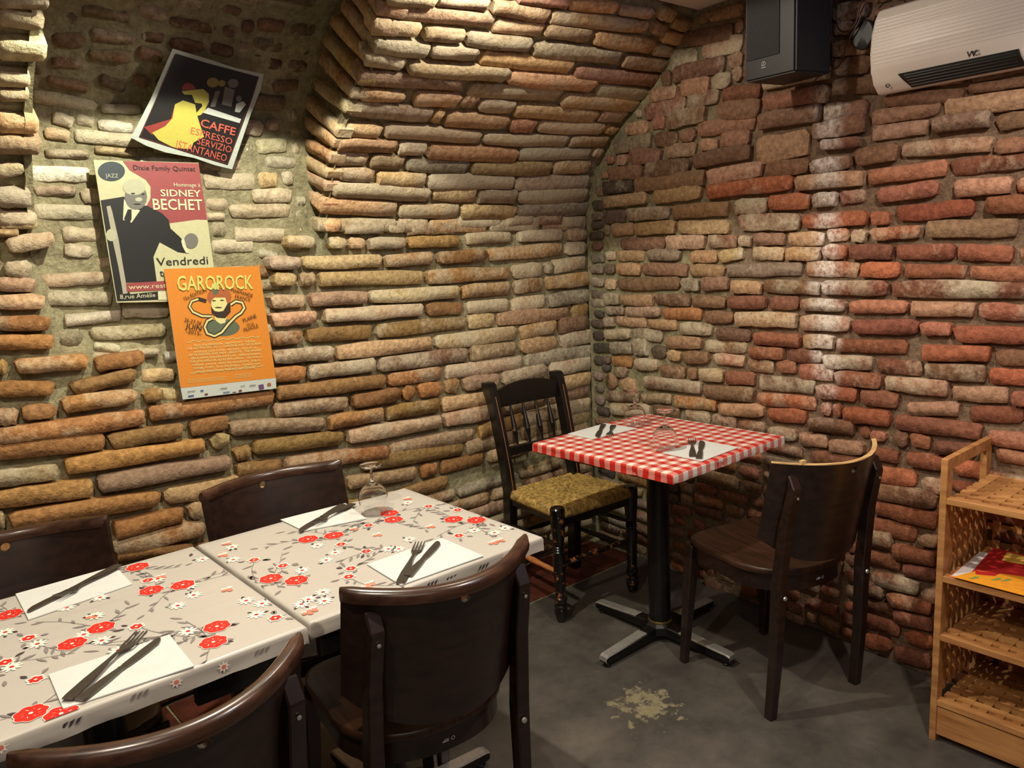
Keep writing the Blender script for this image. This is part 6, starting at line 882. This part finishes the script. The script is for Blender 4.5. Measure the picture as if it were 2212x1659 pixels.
for k_, d_ in POST.items():
    y = d_['y']-.012 if k_ != 'c' else d_['y']-.008
    tl = -.28 if k_ == 'a' else 0; y = .010 if k_ == 'a' else y
    pol = d_['polys']; paper = pol[0][1]
    b = nb(); n_ = len(paper); F_ = [b.verts.new((x,y+tl*(z-1.75),z)) for x,z in paper]; K_ = [b.verts.new((x,y+.0012+tl*(z-1.75),z)) for x,z in paper]
    b.faces.new(F_); b.faces.new(K_[::-1])
    for i in range(n_): b.faces.new((F_[i],K_[i],K_[(i+1)%n_],F_[(i+1)%n_]))
    bmesh.ops.recalc_face_normals(b, faces=b.faces[:]); root = link('poster', b, INK[pol[0][0]]); tag(root, PN[k_][0], 'poster', 'posters on the left wall')
    b = nb(); mats = [INK[i] for i in inks]; dy = .0006
    for c_, pts in pol[1:]:
        flat_poly(b, pts, y-dy, inks.index(c_)); dy += .0001
    for c_, L_, R_ in d_['strokes']:
        for i in range(len(L_)-1): flat_poly(b, [L_[i],L_[i+1],R_[i+1],R_[i]], y-dy, inks.index(c_))
        dy += .0001
    bmesh.ops.triangulate(b, faces=b.faces[:]); link('printed_picture', b, mats, root)['kind'] = 'stuff'
    b = nb(); dy += .0002
    for t_, c_, A_, B_, h_ in d_['texts']:
        W_ = hypot(B_[0]-A_[0],B_[1]-A_[1]); u = ((B_[0]-A_[0])/W_, (B_[1]-A_[1])/W_); vs_, fs_ = text_mesh(t_, h_, W_, .012 if t_ in ('BECHET','SIDNEY','JUIN','GAROROCK','CAFFE') else 0)
        V_ = [b.verts.new((A_[0]+px*u[0]-pz*u[1], y-dy+tl*(A_[1]+px*u[1]+pz*u[0]-1.75), A_[1]+px*u[1]+pz*u[0])) for px,pz in vs_]
        for f in fs_:
            if len(set(f)) < 3: continue
            try: ff = b.faces.new([V_[i] for i in f]); ff.material_index = inks.index(c_)
            except ValueError: pass
    link('lettering', b, mats, root)['kind'] = 'stuff'
# ================================================================ SPEAKER, HEATER, CABLES
sp = empty('loudspeaker',(-.23,-1.2,2.1)); tag(sp,'black box loudspeaker hanging high on the right brick wall','speaker')
L0,N0,R0,F0 = [Vector(p) for p in ((-.330,-1.075,0),(-.343,-1.264,0),(-.195,-1.303,0),(-.150,-1.112,0))]
b = nb(); loft(b, [[Vector((p.x,p.y,z)) for p in (L0,N0,R0,F0)] for z in (1.955,2.300)]); bmesh.ops.bevel(b, geom=b.edges[:], offset=.006, segments=2, affect='EDGES'); bmesh.ops.recalc_face_normals(b, faces=b.faces[:])
o = link('cabinet', b, GLASSDARK, None); o.parent = sp; o.location = -Vector(sp.location)
def onface(A, B, u0, u1, z0, z1, off, mt, name, par):
    d_ = (B-A).normalized(); n_ = Vector((d_.y,-d_.x,0)); n_ = n_ if n_.dot(camp-A) > 0 else -n_; W_ = (B-A).length
    b = nb(); loft(b, [[A+d_*W_*u+n_*o_+Vector((0,0,z)) for u, o_ in ((u0,-.004),(u0,off),(u1,off),(u1,-.004))] for z in (z0,z1)]); bmesh.ops.recalc_face_normals(b, faces=b.faces[:])
    o = link(name, b, mt, par); o.location = -Vector(sp.location); return d_, n_
d_, n_ = onface(L0,N0,.06,.70,2.02,2.296,.003,GRILLE,'grille',sp)
cpt = L0+d_*.075+n_*.002
b = nb()
Mx = Matrix((d_,Vector((0,0,1)),n_)).transposed().to_4x4(); Mx.translation = cpt+Vector((0,0,2.0))
for i in range(20):
    t, t2 = 2*pi*i/20, 2*pi*(i+1)/20; b.faces.new([b.verts.new(Mx @ Vector((r_*cos(q),r_*sin(q),0))) for r_, q in ((.0075,t),(.0075,t2),(.0058,t2),(.0058,t))])
for px in (-.0012,): 
    b.faces.new([b.verts.new(Mx @ Vector(p)) for p in ((-.001,-.004,0),(.001,-.004,0),(.001,.004,0),(-.001,.004,0))])
b.faces.new([b.verts.new(Mx @ Vector(p)) for p in ((-.009,-.0125,0),(.009,-.0125,0),(.009,-.0105,0),(-.009,-.0105,0))])
o = link('badge', b, GREYLABEL, sp); o['kind'] = 'stuff'; o.location = -Vector(sp.location)
# wall heater
hp = [(.004,1.867),(.02,1.868),(.048,1.895),(.064,1.935),(.070,1.985),(.064,2.04),(.048,2.085),(.030,2.110),(.004,2.12)]
ht = empty('wall_heater', tuple(RWD*1.75+RWN*.02)[:2]+(1.9,)); tag(ht,'white ribbed wall heater with a black air outlet, top right corner','heater')
def hpnt(s, o_, z): p = RWD*s+RWN*o_; return Vector((p.x,p.y,z))-Vector(ht.location)
b = nb(); prof = []
for i in range(len(hp)-1):
    n_ = 10 if 3 <= i <= 6 else 3
    for k in range(n_): prof.append((lerp(hp[i][0],hp[i+1][0],k/n_), lerp(hp[i][1],hp[i+1][1],k/n_)))
prof.append(hp[-1]); rings = []
for s, ins in ((1.450,.012),(1.454,.003),(1.462,0),(2.04,0),(2.048,.003),(2.052,.012)):
    rings.append([hpnt(s, max(.003,o_-ins*.8), z+(ins if z < 1.93 else -ins)*.5) for o_, z in prof])
loft(b, rings); bmesh.ops.recalc_face_normals(b, faces=b.faces[:]); link('casing', b, HEATER, ht, True, 50)
for i in range(13):
    b = nb(); z = 1.950+i*.0105; o_ = interp(z,[q[1] for q in hp],[q[0] for q in hp])
    loft(b, [[hpnt(s, o_-.001, z), hpnt(s,o_+.0014,z+.0015), hpnt(s,o_+.0014,z+.0040), hpnt(s,o_-.001,z+.0055)] for s in (1.464,2.036)])
    bmesh.ops.recalc_face_normals(b, faces=b.faces[:]); link('rib', b, HEATER, ht)
b = nb(); rings = []
for (s0_,s1_,o_,z) in ((1.538,1.868,.0550,1.911),(1.549,1.871,.0495,1.8955),(1.566,1.875,.0240,1.8700)):
    rings.append([hpnt(s0_,o_+.0035,z),hpnt(s1_,o_+.0035,z),hpnt(s1_,o_-.006,z+.004),hpnt(s0_,o_-.006,z+.004)])
loft(b, rings); bmesh.ops.recalc_face_normals(b, faces=b.faces[:]); v_ = link('air_outlet', b, VENTM, ht)
for i in range(5):
    b = nb(); t = (i+.5)/5; z = lerp(1.908,1.872,t); o_ = interp(z,[1.870,1.8955,1.911],[.024,.0495,.055])+.0042
    loft(b, [[hpnt(s,o_-.001,z+.0008),hpnt(s,o_+.0006,z+.0008),hpnt(s,o_+.0006,z-.0008),hpnt(s,o_-.001,z-.0008)] for s in (1.556+.012*t,1.862)]); link('louvre', b, BLACKMETAL, v_)
b = nb(); up_ = (hpnt(1.7,.064,1.935)-hpnt(1.7,.048,1.895)).normalized(); nn = RWD.cross(up_)*-1
if nn.dot(RWN) < 0: nn = -nn
for t_, s_, z_, h_ in (('W',1.735,1.917,.016),('arm',1.753,1.9255,.007),('Tech',1.753,1.917,.006)):
    vs_, fs_ = text_mesh(t_, h_, None, .01); o0 = hpnt(s_, interp(z_,[q[1] for q in hp],[q[0] for q in hp]), z_)+nn*.0012
    V_ = [b.verts.new(o0+RWD*(px*1.1+(.2*pz))+up_*pz) for px,pz in vs_]
    for f in fs_:
        try: b.faces.new([V_[i] for i in f])
        except ValueError: pass
link('lettering', b, VENTM, ht)['kind'] = 'stuff'
b = nb()
M_ = Matrix((RWD,up_,nn)).transposed().to_4x4(); M_.translation = hpnt(1.498,.040,1.888)+nn*.002
lathe(b,[(.0045,0),(.0065,0),(.0065,.001),(.0045,.001),(.0045,0)],16,M_,0,False); link('badge', b, VENTM, ht)
# round black vent cap beside the heater
def onw(s,z,off): p = RWD*s+RWN*off; return Vector((p.x,p.y,z))
b = nb(); M_ = Matrix((RWD,Vector((0,0,1)),RWN)).transposed().to_4x4() @ Matrix.Scale(.86,4,(1,0,0)); M_.translation = onw(1.395,2.060,.004)
lathe(b,[(.045,0),(.045,.010),(.040,.014),(.0,.014)],28,M_); o = link('duct_cap', b, VENTM, None, True, 40); tag(o,'round black duct cap on the wall just left of the heater','duct cap')
cables = [([(1.285,2.29,.02),(1.288,2.2,.02),(1.288,2.12,.022),(1.292,2.06,.02),(1.296,1.99,.018)],'thin brown cable dropping straight down the bricks right of the loudspeaker'),
 ([(1.300,2.29,.02),(1.304,2.2,.02),(1.306,2.12,.02),(1.325,2.085,.022),(1.36,2.080,.028),(1.385,2.10,.034),(1.40,2.14,.04),(1.43,2.165,.055),(1.455,2.155,.075),(1.45,2.135,.085),(1.42,2.125,.06),(1.40,2.115,.04)],'brown cable looping over the left end of the heater'),
 ([(1.40,2.115,.03),(1.375,2.075,.03),(1.345,2.035,.026),(1.33,1.995,.022),(1.30,1.972,.02),(1.25,1.965,.02),(1.22,1.945,.02)],'brown cable running down from the duct cap to below the loudspeaker')]
def smooth(P_, n_=5):
    P_ = [Vector(p) for p in P_]; out = []
    for i in range(len(P_)-1):
        a, b_, c, d = P_[max(i-1,0)],P_[i],P_[i+1],P_[min(i+2,len(P_)-1)]
        for k in range(n_):
            t = k/n_; out.append(.5*((2*b_)+(c-a)*t+(2*a-5*b_+4*c-d)*t*t+(3*b_-a-3*c+d)*t**3))
    return out+[P_[-1]]
for P_, l_ in cables:
    b = nb(); tube(b, smooth([onw(s,z,o_) for s,z,o_ in P_]), .0024, 8); o = link('cable', b, CABLE, None, True); tag(o, l_, 'cable', 'cables by the heater')
# ================================================================ SHELF RACK
rk = empty('shelf_rack',(-.335,-2.08,0)); tag(rk,'wooden lattice shelf rack standing against the right wall, handle above its top shelf','shelf')
xa, xb_ = -.502, -.178; ya, yb_ = -2.46, -1.802
def R_(p): return (p[0]+.335, p[1]+2.08, p[2])
def rbox(name, x0,x1,y0,y1,z0,z1, bev=.0015, par=None):
    b = nb(); box(b, x0+.335,x1+.335,y0+2.08,y1+2.08,z0,z1,None,bev); return link(name, b, BEECH, par or rk)
for yy in (yb_, ya+.018):
    rbox('post', xa, xa+.036, yy-.018, yy, 0, .838); rbox('post', xb_-.036, xb_, yy-.018, yy, 0, .838)
    rbox('handle', xa+.036, xb_-.036, yy-.018, yy, .806, .838)
def lattice_shelf(z, name='lattice_shelf'):
    sh = rbox('front_rail', xa, xa+.028, ya+.018, yb_-.018, z-.018, z)
    sh.name = name
    rbox('rail', xb_-.028, xb_, ya+.018, yb_-.018, z-.018, z, .0015, sh)
    y = yb_-.018-.012
    while y > ya+.03: rbox('slat', xa+.026, xb_-.026, y-.022, y, z-.010, z-.001, 0, sh); y -= .042
    x = xa+.044
    while x < xb_-.05: rbox('slat', x, x+.026, ya+.02, yb_-.02, z-.018, z-.0018, 0, sh); x += .045
    return sh
for z in (.730,.505,.330,.130): lattice_shelf(z)
def side_lattice(yy):
    x = xa+.052; sl = None
    while x < xb_-.05: 
        o = rbox('side_slat', x, x+.016, yy-.015, yy-.009, .14, .712, 0, sl); sl = sl or o; x += .040
    z = .16
    while z < .70:
        if not any(abs(z+.01-q) < .02 for q in (.72,.495,.32)): rbox('slat', xa+.034, xb_-.034, yy-.009, yy-.003, z, z+.019, 0, sl)
        z += .040
side_lattice(yb_); side_lattice(ya+.018)
# back panel lattice
x = ya+.05; bk = None
while x < yb_-.04:
    o = rbox('back_slat', xb_-.014, xb_-.008, x, x+.022, .14, .712, 0, bk); bk = bk or o; x += .055
z = .17
while z < .70: rbox('slat', xb_-.008, xb_-.002, ya+.02, yb_-.02, z, z+.022, 0, bk); z += .055
rbox('kick_panel', xa+.003, xa+.016, ya+.018, yb_-.018, .022, .108)
# flyers on the second shelf
def flyer(name, z, pts, mt, label, extra=None):
    b = nb(); n_ = len(pts); T_ = [b.verts.new((x,y,z+.0012)) for x,y in pts]; U_ = [b.verts.new((x,y,z)) for x,y in pts]; b.faces.new(T_); b.faces.new(U_[::-1])
    for i in range(n_): b.faces.new((T_[i],U_[i],U_[(i+1)%n_],T_[(i+1)%n_]))
    bmesh.ops.recalc_face_normals(b, faces=b.faces[:]); o = link(name, b, mt); tag(o, label, 'flyer', 'flyers on the rack'); return o
F_OR = flat('flyer_orange',(236,158,44)); F_RD = flat('flyer_red',(190,40,44)); F_WH = flat('flyer_white',(226,220,222)); F_SAL = flat('flyer_salmon',(232,130,100)); F_YEL = flat('flyer_lattice_light',(240,196,90)); F_GRN = flat('flyer_green',(120,150,80)); F_PUR = flat('flyer_purple',(70,36,90))
zf = .5062
flyer('flyer', zf, [(-.497,-1.835),(-.300,-1.835),(-.300,-2.05),(-.480,-2.05)], F_SAL, 'salmon flyer sticking out at the front left corner of the flyer pile')
flyer('flyer', zf+.0018, [(-.490,-1.840),(-.265,-1.832),(-.255,-2.03),(-.470,-2.03)], F_WH, 'white flyer between the salmon and the red flyers on the rack')
fr = flyer('flyer', zf+.0036, [(-.455,-1.872),(-.215,-1.850),(-.20,-2.27),(-.43,-2.28)], F_RD, 'dark red flyer with painted yellow light patches, behind the orange flyer on the rack')
fo = flyer('flyer', zf+.0054, [(-.506,-1.848),(-.418,-1.880),(-.366,-2.03),(-.376,-2.26),(-.506,-2.27)], F_OR, 'orange flyer printed with green chillies at the front of the rack shelf')
b = nb()
def up_poly(pts, z, mi):
    f = b.faces.new([b.verts.new((x,y,z)) for x,y in pts]); f.material_index = mi; f.normal_update()
    if f.normal.z < 0: f.normal_flip()
up_poly([(-.450,-1.885),(-.425,-1.875),(-.40,-1.93),(-.43,-1.925)], zf+.0068, 0)
for (x,y) in ((-.492,-1.880),(-.462,-1.925),(-.452,-1.945)):
    up_poly([(x,y),(x+.010,y-.006),(x+.026,y-.010),(x+.030,y-.020),(x+.016,y-.018),(x+.002,y-.010)], zf+.0070, 1)
for k in range(9):
    y = -1.93-k*.03; x = -.490+.008*(k%3); up_poly([(x,y),(x+.0012,y),(x+.0012,y-.022),(x,y-.022)], zf+.0070, 2); up_poly([(x+.03,y-.02),(x+.0312,y-.02),(x+.0312,y-.045),(x+.03,y-.045)], zf+.0070, 2)
up_poly([(-.43,-2.06),(-.405,-2.05),(-.39,-2.09),(-.40,-2.13),(-.42,-2.10)], zf+.0070, 3)
link('print', b, [F_RD,F_GRN,F_SAL,F_PUR], fo)
b = nb(); up_poly([(-.30,-1.90),(-.225,-1.89),(-.222,-1.97),(-.29,-1.99)], zf+.0050, 0); up_poly([(-.38,-2.02),(-.33,-1.99),(-.31,-2.06),(-.36,-2.08)], zf+.0050, 0)  # yellow patches paint in the light falling through the lattice above
up_poly([(-.26,-2.02),(-.23,-2.01),(-.228,-2.08),(-.25,-2.09)], zf+.0050, 1); link('print', b, [F_YEL,F_GRN], fr)
bpy.context.view_layer.update()
